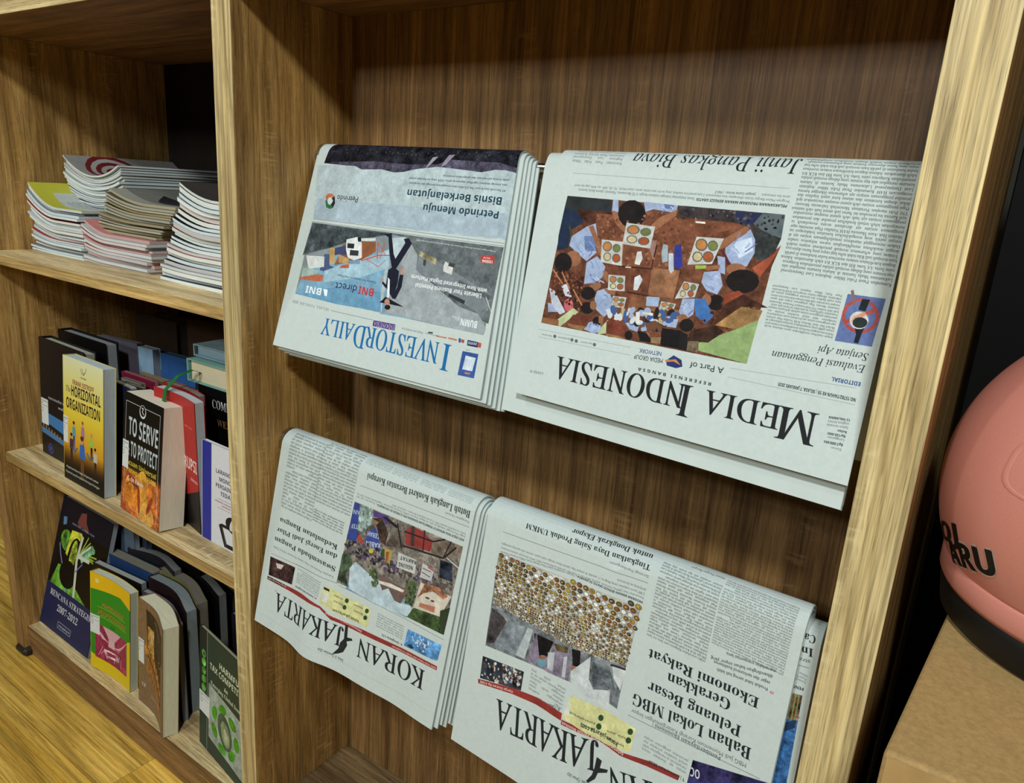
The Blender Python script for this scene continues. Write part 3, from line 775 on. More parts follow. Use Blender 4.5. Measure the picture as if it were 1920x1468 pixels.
('P',(170,80,44),(683,547,684,540,688,535,694,534,700,537,703,543,702,550,698,555,692,556,686,553)),
('P',(188,188,182),(1020,483,957,487,959,443,1014,439)),
('P',(90,92,90),(987,474,988,468,995,463,1004,462,1012,464,1016,469,1014,476,1008,481,999,482,991,480)),
('P',(190,120,60),(990,474,991,469,996,465,1003,464,1009,466,1012,470,1011,475,1006,479,999,480,993,478)),
('P',(90,92,90),(962,475,964,470,969,466,976,464,983,466,987,471,985,476,980,480,973,481,966,479)),
('P',(110,120,60),(965,474,966,470,970,467,976,466,981,468,984,471,983,475,979,479,973,480,968,478)),
('P',(90,92,90),(986,455,987,449,993,445,1000,444,1007,446,1010,451,1009,456,1004,460,996,461,989,459)),
('P',(196,180,130),(989,454,990,450,994,447,1000,446,1005,447,1008,451,1007,455,1003,458,997,459,991,458)),
('P',(90,92,90),(962,456,963,451,969,447,976,445,984,447,987,452,986,458,980,462,972,463,965,461)),
('P',(170,80,44),(964,456,965,452,970,448,976,447,982,449,984,453,983,457,979,460,973,461,967,460)),
('P',(188,188,182),(806,496,743,496,749,468,809,458)),
('P',(90,92,90),(775,488,777,483,783,479,792,477,799,479,803,484,802,489,795,493,787,495,779,493)),
('P',(190,120,60),(778,488,780,484,784,480,791,479,797,481,800,484,799,488,794,492,787,493,781,491)),
('P',(90,92,90),(750,489,752,484,757,481,764,479,771,481,774,485,772,489,767,493,760,494,754,492)),
('P',(110,120,60),(753,488,754,485,758,482,764,481,769,482,771,485,770,489,766,491,760,492,755,491)),
('P',(90,92,90),(778,473,779,468,784,465,792,463,798,465,801,469,800,473,795,477,787,478,781,476)),
('P',(196,180,130),(780,472,781,469,786,466,791,465,796,466,799,469,798,473,794,475,788,476,783,475)),
('P',(90,92,90),(752,476,753,471,759,467,766,466,773,468,776,472,775,476,769,480,762,482,755,480)),
('P',(170,80,44),(754,475,755,472,760,469,766,468,771,469,774,472,773,476,768,479,762,480,757,479)),
('S',((150,168,204),(60,90,150),(200,205,210),(110,70,50),(40,36,36),(180,160,110)),16,160,(1029,425,720,468,730,408,860,373,943,396,1013,384)),
('P',(50,56,150),(799,725,772,731,748,645,767,631,783,640)),
('P',(176,190,204),(817,690,797,692,780,624,791,611,803,626)),
('P',(150,170,180),(847,724,826,721,813,657,834,649,847,686)),
('P',(205,208,204),(951,678,934,683,921,654,930,625,952,627)),
('P',(200,206,214),(940,573,919,587,903,568,917,522,934,521)),
('P',(150,176,210),(871,504,815,511,815,473,866,467)),
('P',(205,206,200),(734,831,695,832,693,824,732,824)),
('P',(205,206,200),(990,611,964,613,963,609,989,606)),
('P',(150,190,60),(698,657,654,663,656,650,695,642)),
('P',(205,206,200),(903,436,886,439,879,394,897,394)),
('P',(205,206,200),(875,441,829,444,829,433,876,433)),
('P',(136,164,100),(621,366,491,442,416,491,425,325,617,336)),
('N',(150,110,64),0.12,(574,442,489,528,409,527,416,491,491,442)),
('N',(70,42,32),0.15,(565,546,500,577,392,540,489,528,558,465)),
('N',(150,66,44),0.1,(560,521,558,563,512,586,490,576)),
('N',(160,72,48),0.1,(481,677,415,738,394,776,414,712,445,647)),
('N',(60,40,32),0.15,(662,405,574,442,533,424,585,373,669,362)),
('P',(176,190,140),(1274,326,1191,404,1162,391,1237,315)),
('P',(176,190,140),(1043,351,1019,383,1016,328,1054,315)),
('N',(110,54,40),0.12,(1204,344,1185,376,1096,386,1111,338,1153,325)),
('N',(150,110,64),0.1,(1205,335,1111,338,1132,317,1192,323)),
('N',(120,56,40),0.12,(1024,376,972,391,935,365,957,328,1017,333)),
('N',(150,110,64),0.1,(1019,327,957,328,926,323,1004,316)),
('N',(140,90,54),0.1,(1332,339,1250,342,1245,320,1332,315)),
('L',(176,120,84),6,(1326,551,1265,496)),
('L',(176,120,84),6,(1280,546,1229,484)),
('L',(176,120,84),6,(1209,481,1152,421)),
('N',(150,120,80),0.1,(819,349,775,357,775,331,814,328)),
('N',(120,100,80),0.2,(664,363,622,371,619,330,662,327)),
('B','serif',(38,44,46),8,672,377,1124,27,0,0.95),
('B','serif',(38,44,46),152,466,392,626,14,60,0.9),
('P',(92,112,170),(136,634,15,636,24,468,144,466)),
('P',(176,72,66),(24,575,22,560,25,544,31,531,41,519,54,511,68,506,83,505,99,508,113,515,125,526,134,539,139,555,140,571,137,586,131,600,120,612,108,620,93,625,78,625,63,622,49,614,37,603,29,590,24,575,34,573,38,585,45,596,54,605,66,611,78,614,91,614,103,610,113,603,121,594,127,582,129,570,128,557,124,544,117,533,107,525,95,519,83,516,70,517,59,521,48,528,40,537,35,548,33,561,34,573)),
('P',(176,72,66),(127,541,38,602,34,589,121,530)),
('P',(34,40,44),(87,624,62,625,69,583,92,585)),
('P',(34,40,44),(89,520,60,529,65,500,68,471,83,472,81,500)),
('P',(206,200,196),(52,555,53,541,58,529,69,521,82,519,96,522,106,531,112,544,112,558,106,570,95,578,82,580,68,577,58,567)),
('P',(206,140,110),(106,541,100,559,71,582,62,573,88,548)),
('P',(44,54,54),(54,546,55,538,60,530,69,525,79,523,89,525,97,530,101,538,100,546,95,554,87,559,76,561,66,559,58,554)),
('P',(130,96,100),(129,646,121,651,101,599,110,596)),
('T','serifi',(38,44,46),'Evaluasi Penggunaan',30,402,346,390,26.1),
('T','serifi',(38,44,46),'Senjata Api',28,443,193,438,26),
('T','sansb',(34,66,120),'EDITORIAL',31,344,127,342,14),
('L',(150,160,160),2,(482,297,43,322)),
('L',(150,160,160),2,(484,264,35,266)),
('T','sansb',(38,44,46),'NO.15782/TAHUN KE 55 | SELASA, 7 JANUARI 2025',35,288,299,284,12),
('T','sans',(38,44,46),'A Part of',504,294,636,289,23),
('P',(40,54,110),(736,273,709,299,674,288,665,264,689,253,728,255)),
('P',(190,120,70),(740,275,697,286,672,267,704,276,735,267)),
('T','sans',(38,44,46),'MEDIA GROUP',748,277,873,270,17.1),
('T','sans',(40,54,110),'NETWORK',759,302,856,297,16),
('T','sansb',(38,44,46),'R E F E R E N S I   B A N G S A',538,230,845,223,12),
('T','serif',(40,42,44),'M',149,209,296,206,113),
('T','serif',(40,42,44),'EDIA',276,206,559,200,85.1),
('T','serif',(40,42,44),'I',614,201,670,201,119),
('T','serif',(40,42,44),'NDONESIA',642,200,1227,193,91),
('T','sansb',(38,44,46),'12 HALAMAN',38,216,108,210,8),
('T','sans',(95,103,105),'ongkos kirim)',39,203,108,196,8.9),
('T','sans',(95,103,105),'(belum termasuk',39,190,109,183,8.9),
('T','sansb',(38,44,46),'bulan',40,174,71,173,8),
('T','sansb',(38,44,46),'Rp120.000/',41,160,102,156,8),
('T','sans',(95,103,105),'Langganan:',42,146,100,143,8),
('T','sansb',(38,44,46),'Rp7.000/eks',43,131,106,126,9),
('T','sans',(95,103,105),'Eceran:',45,113,80,112,8),
('T','sans',(95,103,105),'Media Indonesia',1067,278,1123,274,7),
('P',(95,103,105),(1050,274,1050,271,1052,268,1054,266,1058,266,1061,266,1063,269,1065,271,1065,275,1063,278,1061,280,1058,280,1054,279,1052,277)),
('P',(95,103,105),(1138,272,1138,269,1140,266,1142,264,1145,264,1149,264,1151,267,1153,270,1153,273,1151,276,1149,278,1145,278,1142,278,1140,275)),
('P',(95,103,105),(1159,273,1159,270,1161,267,1163,265,1167,264,1170,265,1173,267,1174,270,1174,274,1173,277,1170,279,1167,279,1163,278,1161,276)),
('P',(95,103,105),(1245,272,1245,269,1246,266,1249,264,1252,263,1256,264,1259,266,1260,269,1260,273,1259,276,1256,278,1252,278,1249,277,1246,275)),
('T','sans',(95,103,105),'@mediaindonesia',1177,276,1237,273,8),
('T','sans',(95,103,105),'Media Indonesia',1267,272,1318,270,8),
('L',(150,160,160),2,(1340,286,894,293)),
('L',(150,160,160),2,(1332,254,887,263)),
('T','sans',(95,103,105),'E-PAPER MI',1273,113,1343,109,11),
)
PRINT_K1 = (
('B','serif',(38,44,46),1060,722,1332,1182,23,10,0.9),
('B','serif',(38,44,46),780,844,1068,1208,20,90,0.9),
('B','sans',(38,44,46),808,734,1055,809,5,200,0.8),
('B','serif',(95,103,105),577,1159,756,1201,4,0,0.9),
('B','serif',(95,103,105),393,1158,562,1198,4,30,0.9),
('B','serif',(95,103,105),208,1160,368,1198,4,60,0.9),
('B','serif',(95,103,105),39,1160,190,1196,4,90,0.9),
('T','serifb',(38,44,46),'Butuh Langkah Konkret Berantas Korupsi',24,1133,711,1118,35),
('T','sans',(95,103,105),'Penegakan Hukum',21,1085,170,1083,11),
('L',(95,103,105),2,(745,1039,15,1056)),
('T','sansb',(38,44,46),'AKSI UNJUK RASA MENUNTUT PEMBATALAN KENAIKAN PPN 12 PERSEN DI YOGYAKARTA |',29,990,613,982,12),
('T','sans',(95,103,105),'Pengunjuk rasa dari',623,981,760,977,9),
('T','sans',(95,103,105),'Jogja Memanggil mengikuti aksi di depan Kantor DPRD Daerah Istimewa Yogyakarta, Senin (30/12).',28,1007,763,993,10),
('T','sans',(95,103,105),'untuk membatalkan kenaikan PPN 12 persen yang akan diterapkan mulai Januari 2025.',27,1021,510,1011,9),
('T','serifb',(38,44,46),'Kedaulatan Bangsa',825,676,1318,668,28.8),
('T','serifb',(38,44,46),'dan Energi Jadi Pilar',815,626,1330,605,26.9),
('T','serifb',(38,44,46),'Swasembada Pangan',808,557,1338,546,28.9),
('T','sans',(95,103,105),'Kebijakan Pemerintah I Pidu Sukses Pertanian Versus Cadas',813,503,1339,488,12),
('L',(95,103,105),2,(1346,438,781,473)),
('N',(120,112,104),0.25,(765,943,28,953,38,490,787,477)),
('P',(120,152,180),(689,617,526,599,262,552,286,475,646,466,720,466)),
('P',(176,198,210),(718,584,684,631,508,583,422,583,368,531,261,547,275,485,494,458,700,474)),
('P',(54,70,150),(765,941,727,942,709,834,706,755,709,737,770,727)),
('T','sansb',(170,180,200),'AN',715,908,766,898,23.5),
('T','sansb',(170,180,200),'TIF',712,830,763,821,24.7),
('N',(120,140,136),0.35,(719,941,645,946,624,919,626,862,664,803,709,800,718,871)),
('P',(84,62,130),(629,940,520,943,497,906,530,895,558,919,614,906)),
('P',(58,78,160),(640,812,588,858,526,751,611,737,645,753)),
('T','sansb',(190,198,215),'CERAH',555,830,642,820,25),
('T','sansb',(190,198,215),'KABIN',537,786,641,766,24.6),
('P',(176,60,56),(704,750,697,781,653,756,664,738)),
('N',(60,46,40),0.3,(626,896,558,919,499,855,505,787,552,803,581,861)),
('P',(150,100,74),(626,896,573,891,590,869)),
('P',(40,38,38),(559,924,533,936,442,914,452,899,528,918)),
('N',(96,84,74),0.2,(511,784,451,894,390,904,378,821,430,802)),
('P',(150,52,48),(392,909,359,945,283,942,209,914,216,858,302,848,375,838)),
('P',(60,54,54),(361,942,339,949,319,848,342,845)),
('N',(112,98,84),0.2,(215,939,28,953,49,894,136,856,209,855)),
('L',(44,40,40),10,(452,927,397,814)),
('L',(44,40,40),8,(397,902,209,914,139,950)),
('L',(44,40,40),9,(393,827,260,842,130,856,65,935)),
('L',(44,40,40),7,(272,951,260,842)),
('L',(44,40,40),7,(101,953,130,858)),
('S',((60,54,60),(100,90,90),(150,140,130),(90,70,100),(40,40,44)),12,260,(773,726,637,751,518,748,450,706,330,729,269,703,399,670,541,661,772,657)),
('S',((70,66,70),(140,134,128),(60,60,100),(96,80,70)),12,160,(453,750,260,755,49,762,43,712,265,688,434,668)),
('P',(178,150,60),(509,774,452,778,457,704,487,709)),
('P',(50,80,50),(527,756,504,770,498,727,518,720)),
('P',(150,70,50),(491,758,471,765,472,709,483,711)),
('P',(190,186,60),(577,732,578,726,581,720,587,715,595,713,602,713,607,716,610,720,610,726,606,732,600,737,593,740,586,740,580,737)),
('P',(188,190,186),(412,784,288,788,285,713,407,705)),
('T','sansb',(50,50,54),'RAKYAT',287,782,395,771,18.5),
('T','sansb',(50,50,54),'NGGUNG',303,747,399,736,20.6),
('P',(184,186,186),(247,787,168,780,176,717,250,710)),
('L',(176,70,64),8,(211,779,170,774)),
('L',(70,66,66),4,(241,762,187,762)),
('L',(70,66,66),4,(243,740,187,735)),
('N',(44,50,66),0.3,(146,842,70,849,49,762,132,756)),
('L',(200,200,205),5,(109,866,23,840)),
('N',(60,76,54),0.35,(785,496,783,642,735,658,705,623,736,536,701,479)),
('S',((70,90,56),(90,104,60),(50,66,44)),9,120,(596,640,539,650,498,570,536,544)),
('S',((70,90,56),(90,104,60),(50,66,44)),9,160,(335,661,263,678,260,542,310,549)),
('P',(110,88,80),(528,621,432,629,416,619,298,620,323,577,340,531,382,531,435,578,472,552)),
('P',(206,200,190),(511,593,428,608,330,607,340,592,451,585,500,580)),
('P',(200,192,176),(238,688,38,692,80,566,258,537)),
('N',(160,104,74),0.25,(211,693,120,707,56,685,82,659,152,673,212,638,244,597)),
('P',(180,110,84),(221,585,122,604,121,572,222,563)),
('P',(90,70,60),(164,629,166,626,170,624,176,622,183,621,189,622,193,623,194,625,192,628,187,630,181,632,174,633,169,632,165,631)),
('P',(90,70,60),(132,626,134,624,137,622,142,620,148,619,153,620,156,621,157,624,155,626,151,628,146,630,141,631,136,630,133,629)),
('N',(60,80,42),0.25,(253,544,80,568,37,608,38,490,287,480)),
('P',(50,60,40),(87,598,32,637,38,490,79,536)),
('N',(60,40,38),0.4,(1348,419,1129,432,1133,326,1340,308)),
('P',(200,190,180),(1294,399,1225,409,1241,378,1276,373)),
('B','sans',(95,103,105),890,348,1103,438,7,140,0.85),
('T','sansb',(38,44,46),'9 | Festival Wonogiren',899,347,1104,334,11),
('P',(150,48,44),(1347,299,1188,304,1039,313,863,312,783,284,673,288,536,299,359,307,40,323,39,302,362,283,550,273,779,264,865,299,1058,285,1345,279)),
('P',(60,30,28),(1347,299,1188,304,1189,288,1345,279)),
('T','sansb',(220,200,190),'Harga Eceran Rp 4.500',1180,299,1340,293,9),
('T','sansb',(220,200,190),'Edisi 5335/Tahun XVI Terdiri 12 Halaman',46,314,347,297,9),
('T','sansb',(220,200,190),'Kebenarannya Tidak Pernah Memihak',558,289,821,294,11),
('P',(206,206,140),(866,434,762,430,722,422,527,429,526,320,678,312,781,312,873,328)),
('P',(210,214,206),(856,396,817,393,824,342,860,344)),
('P',(40,44,40),(863,424,823,423,821,410,862,411)),
('P',(44,76,44),(684,410,684,404,687,398,691,393,697,391,703,391,708,394,711,399,710,405,708,411,703,416,697,418,691,417,686,415)),
('P',(44,76,44),(691,368,691,362,694,357,699,352,705,350,710,350,715,353,718,358,717,364,715,370,710,375,704,377,698,376,694,373)),
('P',(44,76,44),(535,411,536,405,538,399,543,395,549,392,555,392,560,395,562,400,562,406,560,412,555,416,549,419,543,419,538,416)),
('P',(44,76,44),(538,372,538,366,541,360,546,356,552,353,558,353,563,356,565,361,565,367,562,373,557,377,551,380,545,380,541,377)),
('T','sansb',(38,44,46),'koran-jakarta.com',592,335,780,329,15.9),
('T','sans',(38,44,46),'@koran_jakarta',716,374,782,377,11),
('T','sans',(38,44,46),'koran jakarta',725,405,786,407,11),
('T','sans',(38,44,46),'@koranjakarta',570,380,643,375,11),
('T','sans',(38,44,46),'koran.jakarta',580,411,646,408,11),
('T','serif',(40,42,44),'KORAN',115,265,587,241,100.7),
('T','serif',(40,42,44),'JAKARTA',696,251,1260,233,108.6),
('P',(40,42,44),(678,278,659,278,650,212,617,219,610,210,650,189,641,170,660,123,689,103,731,82,696,131,693,163,671,196,675,233)),
('T','sans',(95,103,105),'R',1251,244,1265,244,8),
('T','sans',(38,44,46),'Selasa, 31 Desember 2024',649,83,822,88,16),
('N',(80,140,200),0.2,(266,424,37,436,46,350,80,342,272,329)),
('S',((200,215,230),),6,40,(253,411,102,435,100,350,213,356)),
('P',(30,60,90),(252,342,231,355,201,347,226,332)),
('T','sansb',(38,44,46),'4 | Sengketa LTS',282,332,423,330,11),
('B','sans',(95,103,105),289,346,471,425,6,170,0.85),
('L',(95,103,105),2,(1128,453,781,473)),
('L',(95,103,105),2,(770,465,31,467)),
('L',(170,180,180),2,(1351,61,820,61,34,80)),
)
PRINT_K2 = (
('T','serifb',(38,44,46),'untuk Dongkrak Ekspor',612,1254,981,1223,27.5),
('T','serifb',(38,44,46),'Tingkatkan Daya Saing Produk UMKM',603,1203,1196,1160,23.2),
('T','sans',(95,103,105),'Strategi Pembangunan',599,1161,775,1152,11),
('L',(95,103,105),2,(1305,1078,597,1130)),
('T','sansb',(38,44,46),'PROGRAM MAKAN BERGIZI GRATIS DI JAKARTA |',603,1049,912,1034,10),
('T','sans',(95,103,105),'Petugas menyiapkan paket Makan Bergizi Gratis (MBG) di Satuan Pelayanan',920,1032,1302,987,9.9),
('T','sans',(95,103,105),'Pemenuhan Gizi (SPPG) Palmerah, Jakarta, Senin (6/1). Pada hari pertama pelaksanaan MBG, SPPG Palmerah mendistribusikan',602,1067,1302,1006,9),
('T','sans',(95,103,105),'2.987 porsi makanan yang dibagi ke 11 sekolah di wilayah Slipi, Jakarta Barat dengan menu ayam, wortel, tahu goreng, semangka,',602,1085,1303,1027,10),
('T','sans',(95,103,105),'goreng tepung, nasi, dan buah jeruk.',601,1103,726,1096,11),
('N',(110,116,122),0.2,(1308,975,607,1023,623,733,627,560,847,576,1297,527)),
('N',(120,130,138),0.15,(1214,680,1096,707,1134,559,1265,552)),
('P',(170,180,184),(1096,707,1067,710,1086,561,1134,557)),
('N',(70,64,66),0.2,(1295,538,1297,714,1231,700,1208,683,1254,557)),
('N',(26,22,24),0.2,(1058,698,959,703,978,624,1028,605,1051,632)),
('N',(120,110,130),0.15,(1071,579,1048,708,1016,606,973,627,950,691,870,700,854,574,959,560,1080,564)),
('P',(180,186,190),(977,646,944,663,938,576,968,576)),
('P',(180,186,190),(897,665,881,674,873,580,890,576)),
('N',(30,24,26),0.2,(867,717,825,727,816,659,847,649)),
('P',(96,152,168),(976,599,977,590,981,580,989,572,999,567,1008,566,1016,570,1020,577,1019,587,1015,597,1007,605,997,609,987,610,980,606)),
('P',(96,152,168),(814,630,814,622,818,613,825,606,834,602,842,602,849,605,852,611,852,619,848,627,841,634,832,638,824,639,817,636)),
('P',(150,100,80),(981,621,982,616,986,610,993,604,1002,600,1010,598,1016,599,1019,602,1018,607,1013,613,1006,619,997,623,989,625,983,624)),
('P',(150,100,80),(830,647,831,643,834,637,840,632,847,629,853,628,858,629,861,632,860,637,856,642,851,647,844,651,837,652,833,651)),
('N',(96,84,52),0.2,(958,698,884,714,884,688,934,673)),
('P',(192,200,202),(853,621,775,726,765,629,738,596,671,619,662,538,783,553,844,579)),
('N',(90,98,104),0.25,(766,710,687,709,647,627,747,617)),
('P',(200,206,208),(681,727,621,742,628,642,667,678)),
('P',(50,52,56),(687,734,621,744,621,735,690,723)),
('F',(1307,973,607,1023,624,751,908,720,1295,737)),
('N',(50,56,66),0.3,(1301,472,1077,504,1076,413,1297,364)),
('S',((200,190,150),(150,150,160),(40,44,70),(120,60,56),(210,210,200)),7,120,(1297,469,1082,499,1080,416,1292,367)),
('B','sans',(95,103,105),858,431,1040,536,6,60,0.85),
('T','sansb',(38,44,46),'9 | Calon Pengganti STY',869,442,1048,410,11.6),
('P',(150,48,44),(1307,355,1113,406,986,426,855,427,853,393,990,392,1118,376,1301,336)),
('P',(150,48,44),(851,400,729,410,570,397,458,425,323,438,327,415,461,400,575,379,733,386,851,378)),
('T','sansb',(220,200,190),'Harga Eceran Rp 4.500',1116,392,1295,353,11.5),
('T','sansb',(220,200,190),'Kebenarannya Tidak Pernah Memihak',562,398,848,394,13),
('P',(206,206,140),(830,523,749,530,531,525,536,414,656,386,852,411)),
('P',(210,214,206),(846,489,826,490,821,433,845,430)),
('P',(44,76,44),(677,492,677,485,679,479,684,474,689,472,693,473,697,476,699,482,699,488,697,494,693,499,688,501,683,500,679,497)),
('P',(44,76,44),(679,451,679,445,681,438,685,434,690,431,695,432,699,436,701,441,701,448,699,454,695,458,690,460,685,460,681,456)),
('P',(44,76,44),(540,507,540,501,542,495,546,489,551,487,557,486,561,489,563,494,563,500,561,507,556,512,551,515,546,515,542,512)),
('P',(44,76,44),(541,468,541,462,543,455,548,450,553,447,558,447,562,450,564,455,564,461,562,467,558,472,553,475,547,475,543,473)),
('T','sansb',(38,44,46),'koran-jakarta.com',594,424,763,430,20),
('T','sans',(38,44,46),'koran.jakarta.id',706,456,821,454,11),
('T','sans',(38,44,46),'@koranjakarta',703,427,763,433,11),
('T','sans',(38,44,46),'koran_jakarta',567,467,654,449,10.8),
('T','sans',(38,44,46),'koran jakarta',567,431,653,419,10.8),
('T','serif',(40,42,44),'JAKARTA',691,378,1200,314,134.6),
('T','serif',(40,42,44),'KORAN',178,409,634,298,109.6),
('P',(40,42,44),(676,311,651,307,654,272,616,288,618,273,659,246,667,213,693,181,702,187,683,224,677,264)),
('T','sans',(38,44,46),'Selasa, 7 Januari 2025',693,180,778,197,13.9),
('B','serif',(38,44,46),316,916,562,1240,24,20,0.9),
('B','serif',(38,44,46),38,1004,309,1275,26,120,0.9),
('T','sans',(95,103,105),'Akses Pangan Bergizi',321,1283,456,1275,13.2),
('T','sans',(38,44,46),'memerlukan transportasi lama.',66,1018,250,1000,12.9),
('T','sans',(38,44,46),'dibandingkan bahan impor yang',72,994,300,957,12.8),
('T','sans',(38,44,46),'segar dan terkontrol kualitasnya',76,966,286,947,12.9),
('T','sans',(38,44,46),'Produk lokal sering kali lebih',79,940,270,924,12.9),
('T','sansb',(176,50,46),'»',55,934,72,933,16),
('T','serifb',(38,44,46),'Ekonomi Rakyat',98,886,541,873,40.8),
('T','serifb',(38,44,46),'Gerakkan',194,829,449,815,43.7),
('T','serifb',(38,44,46),'Peluang Besar',138,750,516,743,44.9),
('T','serifb',(38,44,46),'Bahan Lokal MBG',88,688,572,663,47.7),
('T','sansb',(95,103,105),'Pemberdayaan Ekoonomi |',188,597,470,587,16),
('T','sans',(95,103,105),'MBG Jadi Momentum Kurangi Ketergantungan Impor',94,622,565,597,17),
('L',(95,103,105),2,(575,563,39,593)),
('B','sans',(95,103,105),302,448,490,516,4,90,0.85),
('T','sansb',(38,44,46),'1 | Luncurkan Misil',302,437,454,431,14),
('N',(44,40,84),0.3,(287,527,10,594,21,506,292,408)),
('T','sansb',(206,210,220),'OC',252,501,291,495,35.3),
)
PRINT_K3 = (
('T','serifb',(38,44,46),'Cara',22,1152,94,1145,28.2),
('T','serifb',(38,44,46),'Inflasi',22,1104,149,1086,30.8),
('T','sansb',(95,103,105),'strategi',25,1059,105,1049,13),
('L',(95,103,105),2,(71,1022,25,1029)),
('B','sans',(95,103,105),24,960,75,1000,3,0,0.85),
('T','sansb',(38,44,46),'PENGRAJIN',28,949,114,936,11.7),
('B','serif',(95,103,105),12,1178,54,1202,2,0,0.9),
('N',(44,92,150),0.3,(152,894,28,918,23,555,160,507)),
('N',(120,90,60),0.3,(123,900,28,918,28,817,112,799)),
('L',(120,150,96),4,(76,908,74,804)),
('L',(120,150,96),4,(64,910,62,806)),
('L',(120,150,96),4,(51,912,50,808)),
('L',(120,150,96),4,(39,913,38,810)),
('L',(150,70,56),3,(104,877,32,888)),
('L',(150,70,56),3,(99,848,27,860)),
('L',(150,70,56),3,(93,820,22,832)),
('P',(34,56,90),(125,743,34,818,32,787,118,705)),
)

# ---------------------------------------------------------------- room
def structure(o): o['kind'] = 'structure'; return o
XL0, XL1, XD0, XD1, XR0, XR1 = -2.9007, -2.8352, -1.4841, -1.4201, -0.1233, -0.0578
fl = structure(MB().box(-7, 4, -8, 1.2, Z0-0.05, Z0-0.012).obj('floor', FLOORW, origin=(0, 0, Z0-0.05)))
rng = random.Random(5)
PW, PL = 0.335, 2.2
for j in range(-8, 4):
    y0 = -0.15+j*PW; xo = (-1.98 if j == 0 else -1.98+rng.uniform(0.2, 2.0))
    for i in range(-3, 3):
        x0 = xo+i*PL
        if x0 > 4 or x0+PL < -7: continue
        MB().box(max(x0+0.0008, -7), min(x0+PL-0.0008, 4), y0+0.0008, y0+PW-0.0008, Z0-0.012, Z0, 0.0010).obj('plank', FLOORW, fl)
WALLM = plain('painted_wall', (150, 148, 138), 0.9, 0.02, 12)
structure(MB().box(-7, 4, 1.2, 1.3, Z0, 2.6).obj('wall_back', WALLM))

# ---------------------------------------------------------------- bookcase
BLKB = plain('shade_dark_back_board', (26, 21, 16), 0.7, 0.15, 12, spec=0.2)  # near-black: the shade deep in the left shelves is put into the colour
KICKW = wood('oak_plinth_shaded_top', 'x', srgb((98, 72, 46)), srgb((132, 99, 65)), srgb((154, 120, 80)), fleck=0.1)
PANL = wood('oak_left_edge', 'z', srgb((110, 82, 50)), srgb((140, 108, 68)), srgb((160, 128, 84)), fleck=0.1)
bc = root('bookcase', 'oak bookcase with narrow book shelves on the left and an open newspaper bay', 'bookcase', ((XL0+XR1)/2, 0.36, Z0))
ZT, D = 0.3635, 0.72
for (x0, x1, nm) in ((XL0, XL1, 'side_panel'), (XD0, XD1, 'divider_panel'), (XR0, XR1, 'side_panel')):
    p = MB().box(x0, x1, 0.003, D, Z0, ZT, 0.001).obj(nm, OAK_Z, bc)
    MB().box(x0, x1, 0.0, 0.003, Z0, ZT, 0.0008).obj('edge_band', PANL if x0 == XL0 else EDGE_Z, p)
p = MB().box(XL0-0.01, XR1+0.01, -0.012, D, ZT, ZT+0.066, 0.001).obj('top_board', KICKW, bc)  # darker plinth oak here puts the underside's shade into the colour
MB().box(XL0-0.01, XR1+0.01, -0.015, -0.012, ZT, ZT+0.066, 0.0008).obj('edge_band', wood('oak_top_edge', 'x', srgb((172, 152, 106)), srgb((198, 180, 134)), srgb((216, 202, 158)), elong=0.5, fleck=0.1), p)
YS = 0.019
SH = {}
for (zt, zb) in ((-0.3117, -0.3424), (-1.018, -1.0505)):
    p = MB().box(XL1, XD0, YS+0.003, D, zb, zt, 0.001).obj('shelf', OAK_X, bc)
    MB().box(XL1, XD0, YS, YS+0.003, zb, zt, 0.0008).obj('edge_band', EDGE_X, p)
MB().box(XL1, XD0, YS+0.003, D, -1.757, -1.7247, 0.001).obj('shelf', OAK_X, bc)
MB().box(XL1, XD0, YS, YS+0.003, -1.757, -1.7247, 0.0006).obj('edge_band', KICKW, bc)
MB().box(XL1, XD0, YS, YS+0.03, Z0, -1.757, 0.0003).obj('plinth', KICKW, bc)
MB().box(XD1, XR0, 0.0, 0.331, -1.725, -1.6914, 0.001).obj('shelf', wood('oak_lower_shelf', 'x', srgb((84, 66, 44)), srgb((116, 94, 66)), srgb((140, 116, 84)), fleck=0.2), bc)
MB().box(XD1, XR0, 0.0, 0.03, Z0, -1.725, 0.0006).obj('plinth', KICKW, bc)
MB().box(XD1, XR0, 0.331, 0.352, Z0, ZT, 0.0006).obj('back_panel', OAK_DK, bc)
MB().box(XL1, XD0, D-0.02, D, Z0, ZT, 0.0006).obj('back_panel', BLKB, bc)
MB().box(XL0+0.002, XL0+0.082, -0.010, 0.045, Z0, Z0+0.034, 0.010).obj('foot', plain('dark_foot', (40, 31, 22), 0.6, 0.1, 40), bc)
for (ry, rz) in ((0.25, 0.040), (0.13, -0.643)):
    rd = MB().cyl((XD1, ry, rz), (XR0, ry, rz), 0.0105, 24).obj('newspaper_rod', CHROME, bc, smooth=False)
    for (xa, xb) in ((XD1, XD1+0.012), (XR0-0.012, XR0)):
        MB().cyl((xa, ry, rz), (xb, ry, rz), 0.034, 32).obj('flange', CHROME, rd)

